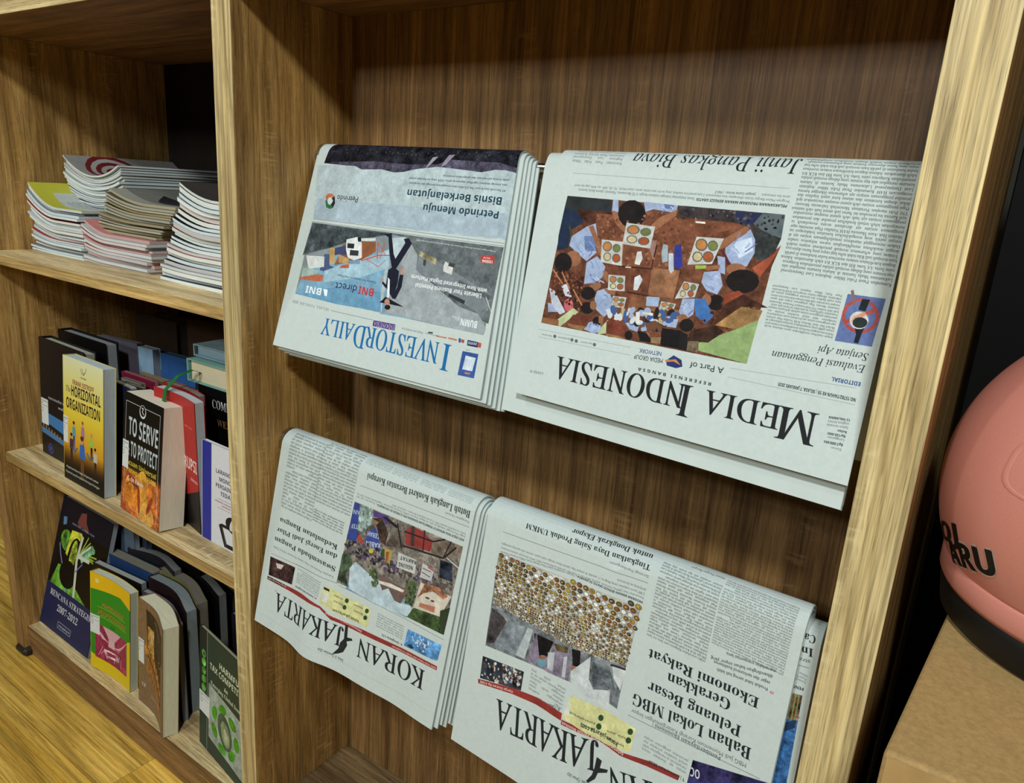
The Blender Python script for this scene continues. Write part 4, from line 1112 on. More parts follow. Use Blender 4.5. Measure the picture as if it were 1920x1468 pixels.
# ---------------------------------------------------------------- newspapers
def shell(name, F, us, ss, d0, d1, mats, parent, uvf=None, origin=None):
    """closed sheet between two offsets of the surface F(u, s)"""
    P = []; N = []
    for u in us:
        for s in ss:
            p = Vector(F(u, s)); e = 1e-3
            a = Vector(F(u+e, s))-Vector(F(u-e, s)); b = Vector(F(u, s+e))-Vector(F(u, s-e))
            n_ = a.cross(b); n_.normalize(); P.append(p); N.append(n_)
    nu, ns = len(us), len(ss); v = [tuple(p+n_*d0) for p, n_ in zip(P, N)]+[tuple(p+n_*d1) for p, n_ in zip(P, N)]
    K0 = nu*ns; f = []; g = lambda i, j: i*ns+j
    for i in range(nu-1):
        for j in range(ns-1):
            f.append((g(i, j), g(i+1, j), g(i+1, j+1), g(i, j+1)))
            f.append((K0+g(i, j), K0+g(i, j+1), K0+g(i+1, j+1), K0+g(i+1, j)))
    for i in range(nu-1):
        f.append((g(i, 0), K0+g(i, 0), K0+g(i+1, 0), g(i+1, 0)))
        f.append((g(i, ns-1), g(i+1, ns-1), K0+g(i+1, ns-1), K0+g(i, ns-1)))
    for j in range(ns-1):
        f.append((g(0, j), g(0, j+1), K0+g(0, j+1), K0+g(0, j)))
        f.append((g(nu-1, j), K0+g(nu-1, j), K0+g(nu-1, j+1), g(nu-1, j+1)))
    uv = [uvf(u, s) for u in us for s in ss]*2 if uvf else None
    return new_obj(name, v, f, mats, parent, uvs=uv, smooth=False, origin=origin)
def lin(a, b, n): return [a+(b-a)*i/(n-1) for i in range(n)]
H_ = 1500
def newspaper(key, label, group=None, dr=0.0, dx=(0, 0), db=(0, 0), printed=None, thick=0.0035, back=0.5, body=None, wave=True, curl=0.0):
    d = dict(PAPERS[key]); ry, rz, r = d['rod']; d['rod'] = (ry, rz, r-dr)
    a, b, c, e = d['x']; d['x'] = (a+dx[0], b+dx[1], c+dx[0], e+dx[1])
    (y1, z1), (y2, z2) = d['b']; d['b'] = ((y1+db[0], z1+db[1]), (y2+db[0], z2+db[1]))
    if not wave: d['w'] = None
    F = make_sheet(d); L = F(0.5, 0.0)[2]; top = abs(L-rz); smax = top*1.06+r*3+back
    ss = lin(0, top*0.94, 26)+lin(top*0.96, top*1.06+r*3.4, 22)+lin(top*1.06+r*3.6, smax, 6)
    us = lin(0, 1, 41)
    rt = root('newspaper', label, 'newspaper', (d['rod'][0] and (d['x'][0]+d['x'][1])/2, d['rod'][0], F(0.5, smax)[2]), group)
    for q in range(1 if printed is None else 1):
        shell('inner_pages', F, us, ss, -thick, -0.0004 if printed is not None else 0.0, body or NEWS, rt)
    if printed is not None:
        shell('front_page', F, us, ss, -0.0003, 0.0004, printed, rt, uvf=lambda u, s: (1-u, 1-s*K/H_))
    return rt
MATS = {}
for i, (key, cmds) in enumerate((('ID', PRINT_ID), ('ME', PRINT_ME), ('K1', PRINT_K1), ('K2', PRINT_K2), ('K3', PRINT_K3))):
    c = Canvas(1400, H_, (190, 201, 199), 0.005, 11+i); c.play(cmds); MATS[key] = c.material('newspaper_print_'+str(i+1), 0.9, 0.08)
    del c
newspaper('ID', 'newspaper with blue masthead and dark mountain picture hanging on the upper rod, topmost at left', printed=MATS['ID'], back=0.42)
ordn = ['second', 'third', 'fourth', 'fifth', 'sixth', 'seventh']
for k in range(5):
    newspaper('ID', 'folded newspaper hanging under the blue-masthead one, %s sheet edge at its right side' % ordn[k], 'newspapers under the blue masthead',
              dr=0.0045*(k+1), dx=(0.010+0.003*k+rng.uniform(-0.004, 0.004), 0.010+0.0065*k), db=(0.0060*(k+1), -0.008-0.004*k+rng.uniform(-0.003, 0.003)), back=0.40+rng.uniform(-0.02, 0.02), wave=False)
newspaper('ME', 'large newspaper with black serif masthead and a photo of children eating, upper rod at right', printed=MATS['ME'], back=0.42)
for k in range(4):
    newspaper('ME', 'folded newspaper hanging under the one with the children photo, %s from the top' % ordn[k], 'newspapers under the children photo',
              dr=0.0052*(k+1), dx=(-0.032-0.004*k, -0.004), db=(0.008+0.007*k, -0.040-0.003*(k % 3)), back=0.38, wave=False)
newspaper('K1', 'newspaper with protest photo and dark masthead hanging on the lower rod at left', printed=MATS['K1'], back=0.46)
for k in range(5):
    newspaper('K1', 'folded newspaper hanging under the protest photo one, %s sheet edge at its right side' % ordn[k], 'newspapers under the protest photo',
              dr=0.0048*(k+1), dx=(0.010+0.002*k, 0.010+0.0055*k), db=(0.0070*(k+1), 0.006+(0.004 if k % 2 else -0.003)), back=0.42+0.012*k, wave=False)
newspaper('K2', 'newspaper with photo of meal trays and big headline hanging on the lower rod', printed=MATS['K2'], back=0.54)
newspaper('K2', 'folded newspaper just under the meal tray one, its plain edge showing below', 'newspapers under the meal trays', dr=0.006, dx=(0.03, 0.0), db=(0.012, -0.012), back=0.5, wave=False)
newspaper('K3', 'newspaper at far right of lower rod, mostly covered, blue picture strip showing', printed=MATS['K3'], back=0.5, wave=False)
newspaper('K3', 'plain folded newspaper behind the one with the blue strip, lower rod', 'newspapers under the meal trays', dr=0.006, dx=(-0.03, 0.001), db=(0.016, -0.004), back=0.56, wave=False)

# ---------------------------------------------------------------- books
lb = Canvas(96, 160, (208, 212, 210), 0.01, 3)
lb.line((40, 44, 50), 2, (6, 44, 90, 44)); lb.text('sansb', (60, 64, 70), 'PERPUSTAKAAN', 6, 18, 88, 18, 7)
lb.text('sansb', (60, 64, 70), 'DJP', 6, 32, 30, 32, 7)
for k in range(2): lb.text('sans', (70, 74, 80), ('336.2', 'OST')[k], 6, 66+k*18, 34, 66+k*18, 9)
LABELM = lb.material('call_number_label', 0.6, 0.3)
SOCK = {}
def book(label, A, yaw, W, H, T, lean=0.0, front=None, col=(20, 20, 24), pages=(196, 196, 180), bend=None, group=None, sticker=None, hard=False, name='book', spine=None, flip=None, cat='book'):
    """upright book: width along local x, thickness along y, height along z; bend(t) pushes it along y"""
    lr = math.radians(lean)
    base = (A[0], A[1], A[2]+T*math.sin(abs(lr)) if lean > 0 else A[2])
    rt = root(name, label, cat, base, group, rot=(flip or (-lr, 0, math.radians(yaw))))
    nx = 16 if bend else 2; ct = 0.004 if hard else 0.0018; ov = 0.006 if hard else 0.0
    by = bend or (lambda t: 0.0)
    def slab(nm, x0, x1, y0, y1, z0, z1, m, uv=False, p=rt):
        v = []; f = []
        xs = lin(x0, x1, nx)
        for x in xs:
            d = by(x/W)
            v += [(x, y0+d, z0), (x, y1+d, z0), (x, y1+d, z1), (x, y0+d, z1)]
        for i in range(nx-1):
            a = i*4; b = a+4
            for k in range(4): f.append((a+k, b+k, b+(k+1) % 4, a+(k+1) % 4)[::-1])
        f.append((0, 1, 2, 3)[::-1]); e = (nx-1)*4; f.append((e, e+1, e+2, e+3))
        return new_obj(nm, v, [q[::-1] for q in f], m, p, local=True, uvs=[(q[0]/W, q[2]/H) for q in v])
    cm = front or cover_mat(col)
    pm = pages_mat(pages, True)
    slab('front_cover', 0, W, 0, ct, 0, H, cm)
    slab('back_cover', 0, W, T-ct, T, 0, H, cover_mat(spine or col))
    slab('page_block', 0.002, W-0.002-ov, ct, T-ct, ov*0.6, H-0.0015-ov, pm)
    v = [(-0.0018, by(0), 0), (0, by(0), 0), (0, T+by(0), 0), (-0.0018, T+by(0), 0)]; v += [(a, b, H) for a, b, c_ in v]
    new_obj('spine', v, [(3, 2, 1, 0), (4, 5, 6, 7), (0, 1, 5, 4), (1, 2, 6, 5), (2, 3, 7, 6), (3, 0, 4, 7)], cover_mat(spine or col), rt, local=True)
    if sticker:
        sx, sz, sw, sh_ = sticker
        d = by(sx/W)
        v = [(sx, -0.0008+d, sz), (sx+sw, -0.0008+by((sx+sw)/W), sz), (sx+sw, -0.0001+by((sx+sw)/W), sz), (sx, -0.0001+d, sz)]; v += [(a, b, c_+sh_) for a, b, c_ in v]
        new_obj('spine_label', v, [(3, 2, 1, 0), (4, 5, 6, 7), (0, 1, 5, 4), (1, 2, 6, 5), (2, 3, 7, 6), (3, 0, 4, 7)], LABELM, rt, local=True,
                uvs=[((q[0]-sx)/sw, (q[2]-sz)/sh_) for q in v])
    return rt
Z2, Z3 = -1.018, -1.7247
INK = (24, 22, 24)
# --- cover pictures
def cov(w, h, col, seed=1, mot=0.01): return Canvas(w, h, col, mot, seed)
c = cov(420, 670, (222, 220, 160), 21)
c.grad((214, 216, 176), (222, 196, 60), 0, 0, 420, 300); c.grad((222, 196, 60), (206, 150, 36), 0, 300, 420, 470); c.grad((206, 150, 36), (60, 36, 20), 0, 470, 420, 560); c.grad((60, 36, 20), (14, 14, 14), 0, 560, 420, 600); c.grad((14, 14, 14), (12, 12, 14), 0, 600, 420, 670)
c.line((40, 40, 36), 3, (190, 40, 200, 62, 222, 70, 240, 52, 250, 30)); c.line((40, 40, 36), 3, (205, 36, 215, 58, 232, 60)); c.text('sansb', (40, 40, 36), 'ELEX MEDIA', 188, 90, 250, 90, 7)
c.ctext('sansb', (124, 40, 36), 'FRANK OSTROFF', 215, 138, 226, 26)
c.text('serifi', INK, 'The', 26, 186, 82, 186, 30); c.text('sansb', INK, 'HORIZONTAL', 84, 200, 396, 200, 56); c.text('sansb', INK, 'ORGANIZATION', 28, 274, 392, 274, 56)
def person(c, x, y, s, shirt, legs, sk=(196, 140, 110), hr=(40, 26, 24), leg=True):
    if leg: c.poly(legs, (x-9*s, y+44*s, x+9*s, y+44*s, x+8*s, y+110*s, x+2*s, y+112*s, x, y+66*s, x-3*s, y+110*s, x-9*s, y+110*s))
    c.poly(shirt, (x-13*s, y+12*s, x+13*s, y+12*s, x+17*s, y+52*s, x-16*s, y+52*s)); c.ell(sk, x, y, 9*s, 11*s); c.ell(hr, x-1*s, y-6*s, 9*s, 7*s)
person(c, 112, 350, 1.25, (96, 150, 160), (60, 70, 120)); person(c, 208, 330, 1.25, (170, 120, 140), (90, 60, 90), hr=(140, 90, 60)); person(c, 300, 372, 1.15, (150, 190, 80), (30, 26, 30), hr=(170, 150, 70))
person(c, 84, 420, 1.3, (70, 44, 60), (40, 30, 34)); person(c, 200, 420, 1.9, (50, 100, 180), (110, 70, 40), hr=(80, 50, 50)); person(c, 338, 440, 1.2, (190, 180, 170), (40, 34, 40))
c.line((60, 90, 150), 9, (150, 470, 120, 500, 90, 480)); c.line((60, 90, 150), 9, (250, 470, 280, 500, 320, 480))
c.text('sansb', (200, 200, 190), '\u2022Organisasi Masa Depan \u2022Organisasi Lamban', 20, 606, 370, 606, 12); c.text('sansb', (200, 200, 190), '\u2022Organisasi yang Menciptakan Nilai Kepada Pelanggan', 14, 634, 380, 634, 12)
M_HOR = c.material('cover_yellow', 0.35, 0.4)
c = cov(400, 620, (12, 12, 14), 22, 0.004)
c.poly((176, 92, 44), (0, 400, 60, 380, 400, 360, 400, 620, 0, 620), 0.15); c.grad((12, 12, 14), (150, 74, 34), 0, 360, 400, 400)
c.ell((206, 124, 44), 110, 500, 80, 90, 0.3, 0.12); c.ell((214, 150, 60), 240, 480, 70, 120, -0.2, 0.1); c.ell((196, 110, 50), 330, 450, 60, 70, 0, 0.12); c.ell((120, 52, 30), 130, 440, 60, 20, 0.4, 0.2); c.ell((214, 160, 76), 260, 580, 90, 60, 0, 0.1)
c.ell((150, 60, 34), 190, 520, 14, 80, -0.1, 0.1); c.ell((150, 60, 34), 300, 520, 16, 60, 0.5, 0.1); c.poly((176, 70, 40), (0, 560, 60, 620, 0, 620)); c.line((90, 40, 30), 5, (60, 470, 110, 440, 150, 480))
c.line((200, 204, 206), 3, (24, 44, 376, 44)); c.line((200, 204, 206), 3, (24, 44, 24, 560)); c.line((200, 204, 206), 3, (376, 44, 376, 590)); c.line((220, 170, 120), 3, (24, 560, 110, 560, 110, 590, 376, 590))
c.ell((200, 204, 206), 200, 66, 34, 34); c.ell((12, 12, 14), 200, 62, 27, 27); c.line((200, 204, 206), 6, (188, 48, 206, 48, 194, 66, 212, 78))
for k, (t, y, x0, x1, cp) in enumerate((('TO SERVE', 210, 56, 366, 92), ('& TO PROTECT', 318, 44, 366, 78))): c.text('sansb', (186, 198, 202), t, x0, y, x1, y, cp)
c.text('sansb', (214, 190, 60), 'Acuan Universal', 48, 366, 360, 366, 26); c.text('sansb', (214, 190, 60), 'Penegakan HAM', 48, 404, 360, 404, 26); c.text('sansb', (220, 218, 214), 'C. de Rover', 60, 448, 236, 448, 24)
M_SER = c.material('cover_black_orange', 0.3, 0.45)
c = cov(400, 500, (16, 17, 22), 23, 0.004)
c.text('sansb', (190, 190, 196), 'successful even', 70, 250, 260, 250, 11); c.text('sansb', (190, 190, 196), 'and g', 160, 276, 230, 276, 11)
c.poly((60, 120, 176), (0, 312, 400, 330, 400, 410, 0, 360)); c.poly((20, 22, 28), (0, 352, 400, 400, 400, 420, 0, 384)); c.poly((70, 120, 170), (0, 384, 400, 420, 400, 440, 0, 410))
for k in range(7): c.poly((150, 110, 70), (10+k*26, 368+k*4, 22+k*26, 370+k*4, 22+k*26, 384+k*4, 10+k*26, 380+k*4))
c.ell((44, 50, 120), 78, 468, 26, 24); c.ell((16, 17, 22), 80, 466, 16, 15); c.ell((60, 70, 150), 78, 466, 9, 10)
M_BLK = c.material('cover_black_blue', 0.3, 0.45)
c = cov(420, 575, (24, 34, 74), 24, 0.006)
c.poly((6, 7, 9), (0, 105, 420, 105, 420, 385, 0, 385)); c.poly((10, 14, 30), (0, 0, 420, 0, 420, 105, 0, 120))
c.ell((84, 140, 50), 90, 175, 50, 44, 0.4, 0.2); c.poly((190, 190, 60), (120, 120, 200, 110, 220, 130, 160, 170, 130, 240, 100, 230), 0.15)
for k in range(7): c.line((150, 176, 60), 7, (220, 190, 260+k*22, 110+k*16))
c.poly((110, 160, 120), (210, 200, 300, 130, 330, 150, 240, 230), 0.2)
c.ell((10, 10, 10), 170, 230, 50, 90, 0.1); c.ell((140, 158, 50), 165, 220, 26, 70, 0.1, 0.25); c.poly((96, 150, 50), (60, 290, 130, 280, 220, 340, 330, 385, 20, 385), 0.12); c.ell((6, 7, 9), 150, 310, 70, 60)
c.line((196, 200, 180), 18, (214, 120, 200, 230, 214, 300, 230, 385)); c.line((196, 204, 186), 16, (205, 210, 300, 205)); c.line((196, 204, 186), 10, (205, 210, 290, 140)); c.line((120, 124, 176), 8, (40, 200, 60, 240, 90, 280)); c.line((110, 110, 170), 6, (205, 280, 250, 230)); c.line((110, 160, 150), 14, (150, 370, 170, 410))
c.poly((24, 34, 74), (0, 385, 420, 385, 420, 575, 0, 575)); c.poly((90, 130, 170), (30, 85, 60, 78, 66, 110, 40, 120)); c.poly((120, 64, 60), (170, 30, 210, 20, 222, 60, 250, 84, 240, 100, 200, 84, 170, 92, 150, 76))
c.text('sansb', (140, 150, 176), 'DIREKTORAT JENDERAL PAJAK', 110, 96, 300, 96, 8)
c.text('serifb', (206, 208, 210), 'RENCANA STRATEGIS', 40, 432, 390, 432, 25); c.text('serifb', (206, 208, 210), '2007-2012', 120, 482, 300, 482, 28)
c.line((180, 186, 196), 2, (150, 520, 262, 520, 262, 546, 150, 546, 150, 520)); c.text('sansb', (190, 196, 204), 'www.pajak.go.id', 158, 538, 254, 538, 9)
M_REN = c.material('cover_navy', 0.3, 0.45)
c = cov(420, 640, (40, 132, 30), 25, 0.006)
c.poly((220, 178, 24), (0, 0, 420, 0, 420, 110, 300, 78, 0, 110)); c.poly((214, 186, 20), (0, 540, 60, 556, 420, 556, 420, 640, 0, 640)); c.poly((214, 186, 20), (380, 330, 420, 310, 420, 640, 380, 640)); c.ell((226, 206, 130), 60, 46, 17, 15)
for k, (t, y, x0, x1, cp) in enumerate((('PENGELOLAAN', 200, 100, 330, 26), ('PERPUSTAKAAN', 262, 60, 360, 34))): c.text('sansb', (214, 190, 60), t, x0+2, y+2, x1+2, y+2, cp); c.text('sansb', (120, 74, 40), t, x0, y, x1, y, cp)
c.line((190, 200, 60), 2, (60, 212, 360, 212)); c.line((190, 200, 60), 2, (60, 274, 370, 274)); c.text('sansb', (20, 60, 20), 'EDISI', 190, 318, 236, 318, 14)
c.poly((150, 40, 76), (40, 330, 375, 330, 375, 560, 40, 560), 0.1); c.poly((206, 160, 166), (110, 330, 300, 330, 230, 400, 170, 400)); c.poly((206, 170, 176), (170, 400, 230, 400, 236, 450, 164, 450))
for k in range(9): c.line((214, 180, 190), 4, (40+k*14, 345+k*10, 110+k*7, 420)); c.line((214, 180, 190), 4, (375-k*12, 340+k*14, 280-k*6, 430))
for k in range(10): c.line((214, 176, 186), 4, (70+k*26, 540-k % 3*18, 110+k*22, 470+(k % 4)*10))
c.poly((206, 170, 176), (120, 480, 260, 470, 290, 510, 140, 530), 0.2); c.poly((150, 40, 76), (150, 488, 240, 482, 252, 500, 160, 514))
M_PEN = c.material('cover_green_yellow', 0.32, 0.45)
c = cov(420, 680, (124, 98, 70), 26, 0.02)
c.poly((46, 34, 26), (90, 40, 400, 60, 400, 250, 360, 240, 360, 560, 250, 470, 110, 330), 0.12); c.poly((160, 124, 66), (110, 140, 190, 140, 190, 330, 110, 280), 0.2); c.poly((196, 160, 100), (140, 150, 176, 150, 176, 240, 140, 230))
for k in range(8):
    c.ell((176, 116, 52), 90+k*34, 290+k*26, 17, 44, 0.1, 0.12); c.ell((166, 104, 46), 110+k*32, 400+k*30, 16, 46, 0.1, 0.12)
c.line((70, 40, 20), 14, (110, 330, 220, 430, 360, 590)); c.line((206, 200, 180), 3, (200, 70, 300, 150)); c.ell((214, 206, 190), 318, 300, 7, 5); c.ell((214, 206, 190), 300, 275, 5, 5)
c.text('serifb', (206, 204, 196), 'CP', 40, 560, 84, 560, 24); c.text('serifi', (190, 176, 140), 'Budaya Kerja', 150, 590, 290, 590, 18)
M_BRO = c.material('cover_brown_photo', 0.36, 0.4)
c = cov(420, 650, (28, 52, 44), 27, 0.005)
c.poly((12, 26, 22), (0, 0, 72, 0, 72, 470, 0, 470)); c.line((150, 170, 160), 3, (74, 0, 74, 650))
c.poly((150, 164, 154), (90, 260, 420, 300, 420, 600, 90, 560), 0.06)
for k in range(5): c.ell((84, 160, 60), 40, 130+k*46, 20, 22, 0.3*k, 0.15)
c.ell((12, 26, 22), 40, 130, 8, 9); 
for k in range(3): c.line((84, 150, 70), 4, (26+k*12, 330, 26+k*12, 400))
c.ell((70, 150, 30), 38, 420, 18, 26, 0.2, 0.1)
for k in range(7):
    a = k*0.9; c.ell((60, 140, 26), 250+110*math.cos(a), 440+110*math.sin(a), 38, 26, a+1.4, 0.1)
c.ell((60, 80, 64), 250, 440, 66, 92, -0.35, 0.1); c.ell((120, 140, 104), 256, 450, 40, 66, -0.35, 0.1); c.ell((170, 180, 140), 260, 456, 18, 38, -0.35, 0.05)
c.text('sansb', (206, 214, 180), 'HARMFUL', 190, 130, 400, 130, 32); c.text('sansb', (206, 214, 180), 'TAX COMPETITION', 100, 176, 470, 176, 32); c.text('sansb', (206, 214, 180), 'An', 240, 224, 276, 224, 22); c.text('serifb', (206, 214, 180), 'Emerging Global Issue', 110, 258, 400, 258, 22)
M_HRM = c.material('cover_dark_green', 0.32, 0.45)
c = cov(380, 600, (206, 208, 214), 28, 0.004)
c.poly((40, 46, 140), (0, 0, 66, 0, 66, 600, 0, 600))
for t, y, x0, x1 in (('LARANGAN PRAKTIK', 160, 96, 350), ('MONOPOLI DAN', 204, 120, 330), ('PERSAINGAN USAHA', 246, 96, 350), ('TIDAK SEHAT', 288, 130, 320)): c.text('sansb', (60, 64, 84), t, x0, y, x1, y, 25)
c.line((90, 92, 96), 2, (110, 312, 350, 312)); c.text('sansb', (150, 60, 60), 'UNDANG-UNDANG REPUBLIK INDONESIA', 90, 334, 360, 334, 9); c.text('sansb', (150, 60, 60), 'NOMOR 5 TAHUN 1999', 140, 352, 310, 352, 9); c.line((90, 92, 96), 2, (110, 366, 350, 366))
c.poly(INK, (120, 470, 140, 455, 330, 455, 330, 590, 160, 590)); c.poly((206, 208, 214), (146, 474, 320, 474, 320, 560, 176, 566)); c.poly((60, 60, 64), (140, 470, 146, 470, 176, 574, 168, 584)); c.ell(INK, 230, 440, 64, 50, 0.3); c.ell((196, 198, 204), 214, 436, 16, 40, 0.3); c.ell((170, 172, 178), 256, 446, 10, 36, 0.3); c.line(INK, 12, (260, 470, 330, 540))
M_WHT = c.material('cover_white_blue', 0.32, 0.45)
c = cov(380, 560, (10, 10, 12), 29, 0.003)
c.text('serifb', (214, 214, 210), 'COMP', 70, 84, 164, 84, 36); c.text('serifb', (150, 110, 60), 'IN WEST', 46, 156, 186, 156, 28)
M_CMP = c.material('cover_black_serif', 0.32, 0.4)
c = cov(380, 560, (166, 34, 32), 30, 0.008)
c.poly((20, 16, 16), (0, 400, 120, 380, 240, 420, 380, 370, 380, 560, 0, 560), 0.2)
c.text('sansb', (220, 210, 206), 'KORUPSI', 150, 300, 372, 300, 52); c.text('sans', (200, 150, 140), 'edisi revisi', 250, 120, 340, 120, 9); c.text('sansb', (214, 190, 186), 'Indonesia', 290, 345, 372, 345, 14)
M_RED = c.material('cover_red', 0.34, 0.45)

# --- middle shelf, front row
book('yellow paperback with black condensed title and a circle of drawn people', (-2.4635, 0.046, Z2), -0.8, 0.255, 0.412, 0.040, 4.5, M_HOR, (190, 180, 90), (186, 198, 206), sticker=(-0.001, 0.125, 0.030, 0.088), spine=(190, 180, 90))
book('thick black and orange paperback with white condensed title, front of middle shelf', (-2.1012, 0.040, Z2), -4.0, 0.230, 0.365, 0.078, 6.0, M_SER, (12, 12, 14), (222, 214, 196), sticker=(0.002, 0.135, 0.036, 0.084))
book('black hardcover with a blue bridge band at the far left of the middle shelf', (-2.7451, 0.104, Z2), -1.5, 0.325, 0.418, 0.042, 3.5, M_BLK, (12, 12, 15), (160, 160, 150), sticker=(0.002, 0.11, 0.052, 0.092), hard=True)
book('white paperback with blue left band and stamp drawing, half behind the divider', (-1.7752, 0.100, Z2), -1.2, 0.255, 0.290, 0.014, 3.0, M_WHT, (206, 208, 214), (200, 200, 196))
book('red paperback with black foot behind the black and orange paperback', (-2.010, 0.118, Z2), -4.0, 0.225, 0.395, 0.030, 0.0, M_RED, (150, 34, 30), (176, 184, 190), bend=lambda t: 0.010*math.sin(t*PI))
book('dark red paperback directly behind the red one with the black foot', (-2.045, 0.166, Z2), -4.0, 0.20, 0.392, 0.022, 0.0, None, (130, 26, 28), (120, 110, 104), bend=lambda t: 0.010*math.sin(t*PI))
book('black hardcover with white and gold serif title beside the divider', (-1.934, 0.212, Z2), 0.5, 0.34, 0.402, 0.05, 0.0, M_CMP, (10, 10, 12), (170, 164, 150), hard=True)
book('navy blue paperback standing right behind the yellow one', (-2.330, 0.150, Z2), -3, 0.135, 0.345, 0.024, 0.0, None, (28, 48, 96), (170, 168, 150))
book('black hardcover second from the left end of the middle shelf', (-2.76, 0.200, Z2), 0.0, 0.32, 0.435, 0.045, 0.0, None, (9, 9, 10), (140, 146, 152), hard=True)
book('lilac grey paperback behind the black hardcovers at left', (-2.66, 0.285, Z2), 8.0, 0.21, 0.42, 0.02, 0.0, None, (96, 92, 104), (110, 108, 110))
book('pale blue booklet beside the leaning blue book on the middle shelf', (-2.47, 0.315, Z2), 4.0, 0.10, 0.41, 0.03, 0.0, None, (130, 160, 184), (130, 140, 146))
book('blue hardcover leaning in the rear row of the middle shelf', (-2.42, 0.335, Z2), 4.0, 0.23, 0.395, 0.03, 2.0, None, (44, 84, 140), (60, 70, 80))
for k, (x, y, w, h, t, cl, pg, lb_) in enumerate((
    (-2.62, 0.262, 0.19, 0.315, 0.022, (130, 110, 76), (130, 110, 80), 'tan paper book in the tightly packed row behind the yellow paperback, nearest the left'),
    (-2.42, 0.300, 0.24, 0.325, 0.016, (128, 112, 84), (140, 122, 92), 'tan paper book below the leaning blue hardcover'),
    (-2.40, 0.280, 0.24, 0.318, 0.016, (110, 94, 66), (124, 108, 80), 'brownish paper book in front of the tan one below the blue hardcover'),
    (-2.43, 0.243, 0.19, 0.338, 0.018, (150, 36, 70), (150, 120, 116), 'crimson edged book behind the navy paperback'),
    (-2.36, 0.205, 0.11, 0.335, 0.016, (150, 146, 130), (110, 104, 94), 'small grey book between the navy and the crimson ones'),
    (-2.31, 0.182, 0.105, 0.335, 0.015, (70, 60, 50), (130, 126, 112), 'small brown edged book between the navy and the crimson ones'),
    (-2.20, 0.285, 0.15, 0.335, 0.010, (180, 120, 40), (110, 110, 110), 'thin orange book behind the dark red paperback'),
    (-2.17, 0.265, 0.17, 0.337, 0.012, (16, 16, 18), (150, 148, 150), 'thin black book behind the dark red paperback'),
    (-2.16, 0.240, 0.18, 0.332, 0.014, (110, 100, 120), (130, 120, 130), 'thin mauve book behind the dark red paperback'))):
    book(lb_, (x, y, Z2), 1.0+(k % 3), w, h, t, 0.0, None, cl, pg)
for k in range(6):
    x = (-2.72, -2.62, -2.38, -2.24, -2.05, -1.90)[k]
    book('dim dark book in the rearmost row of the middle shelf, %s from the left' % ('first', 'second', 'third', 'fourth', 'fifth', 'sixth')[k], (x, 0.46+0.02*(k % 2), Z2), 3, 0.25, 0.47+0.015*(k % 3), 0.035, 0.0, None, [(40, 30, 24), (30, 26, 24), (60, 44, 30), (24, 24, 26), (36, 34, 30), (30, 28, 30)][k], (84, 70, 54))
# books lying on top of the row
def lying(label, x, y, z, W, D_, T, col, pages, yaw):
    rt = root('book', label, 'book', (x, y, z), rot=(0, 0, math.radians(yaw)))
    def bx(nm, a, b, c_, d, e, f, m): return new_obj(nm, MB().box(a, b, c_, d, e, f, 0.0008).v, MB().box(a, b, c_, d, e, f, 0.0008).f, m, rt, local=True)
    ct = 0.004
    bx('back_cover', 0, W, 0, D_, 0, ct, cover_mat(col)); bx('front_cover', 0, W, 0, D_, T-ct, T, cover_mat(col))
    bx('page_block', 0.008, W-0.008, 0.008, D_-0.004, ct, T-ct, pages_mat(pages)); bx('spine', -0.004, 0.001, 0, D_, 0, T, cover_mat(col))
    return rt
ly = lying('teal hardcover with cream pages lying flat on the upright books by the divider', -1.975, 0.205, Z2+0.404, 0.36, 0.27, 0.068, (116, 160, 150), (206, 196, 164), 1.0)
lying('pale blue book lying on top of the teal hardcover', -1.985, 0.235, Z2+0.474, 0.36, 0.24, 0.036, (140, 170, 186), (150, 178, 190), 2.0)
rb = MB(); pts = [(0.050, 0.006, 0.034), (0.054, -0.020, 0.046), (0.046, -0.060, 0.034), (0.034, -0.094, -0.004), (0.030, -0.102, -0.050), (0.034, -0.104, -0.10), (0.044, -0.102, -0.150), (0.052, -0.100, -0.185)]
for i, (x, y, z) in enumerate(pts): rb.v += [(x-0.008, y, z), (x+0.008, y-0.001, z), (x+0.008, y+0.0006, z), (x-0.008, y+0.0016, z)]
for i in range(len(pts)-1):
    for k in range(4): rb.f.append((i*4+k, i*4+(k+1) % 4, i*4+4+(k+1) % 4, i*4+4+k))
rb.f += [(3, 2, 1, 0), tuple(len(pts)*4-4+k for k in range(4))]
new_obj('ribbon', rb.v, rb.f, plain('green_ribbon', (24, 104, 44), 0.5, 0.04, 80), ly, local=True)['label'] = 'green ribbon bookmark'

# --- bottom shelf
scurve = lambda a: (lambda t: a*math.sin((t-0.15)*PI*1.5)*0.8)
book('tall navy book with green eye picture and white title, left end of the bottom shelf', (-2.8291, 0.0598, Z3), -0.4, 0.362, 0.497, 0.022, 15.5, M_REN, (24, 34, 74), (150, 156, 160))
book('green and yellow paperback with red library drawing', (-2.4221, 0.050, Z3), 2.0, 0.238, 0.362, 0.030, 4.5, M_PEN, (200, 176, 40), (196, 202, 188), bend=lambda t: 0.010*math.sin(t*PI), sticker=(-0.001, 0.135, 0.048, 0.070))
book('brown paperback with curled pages and amber jar photo', (-2.128, 0.066, Z3), -12.7, 0.232, 0.378, 0.050, 3.5, M_BRO, (120, 96, 70), (214, 212, 184), bend=scurve(0.012), sticker=(0.002, 0.150, 0.034, 0.086))
book('dark green paperback with green leaf ring at the divider', (-1.8075, 0.075, Z3), -8.3, 0.27, 0.405, 0.012, 3.0, M_HRM, (26, 48, 40), (150, 144, 120), sticker=(-0.001, 0.120, 0.066, 0.070))
book('thin lilac grey paperback curled behind the brown one', (-2.19, 0.138, Z3), -8.0, 0.27, 0.355, 0.020, 0.0, None, (60, 56, 64), (128, 130, 140), bend=scurve(0.016), hard=False)
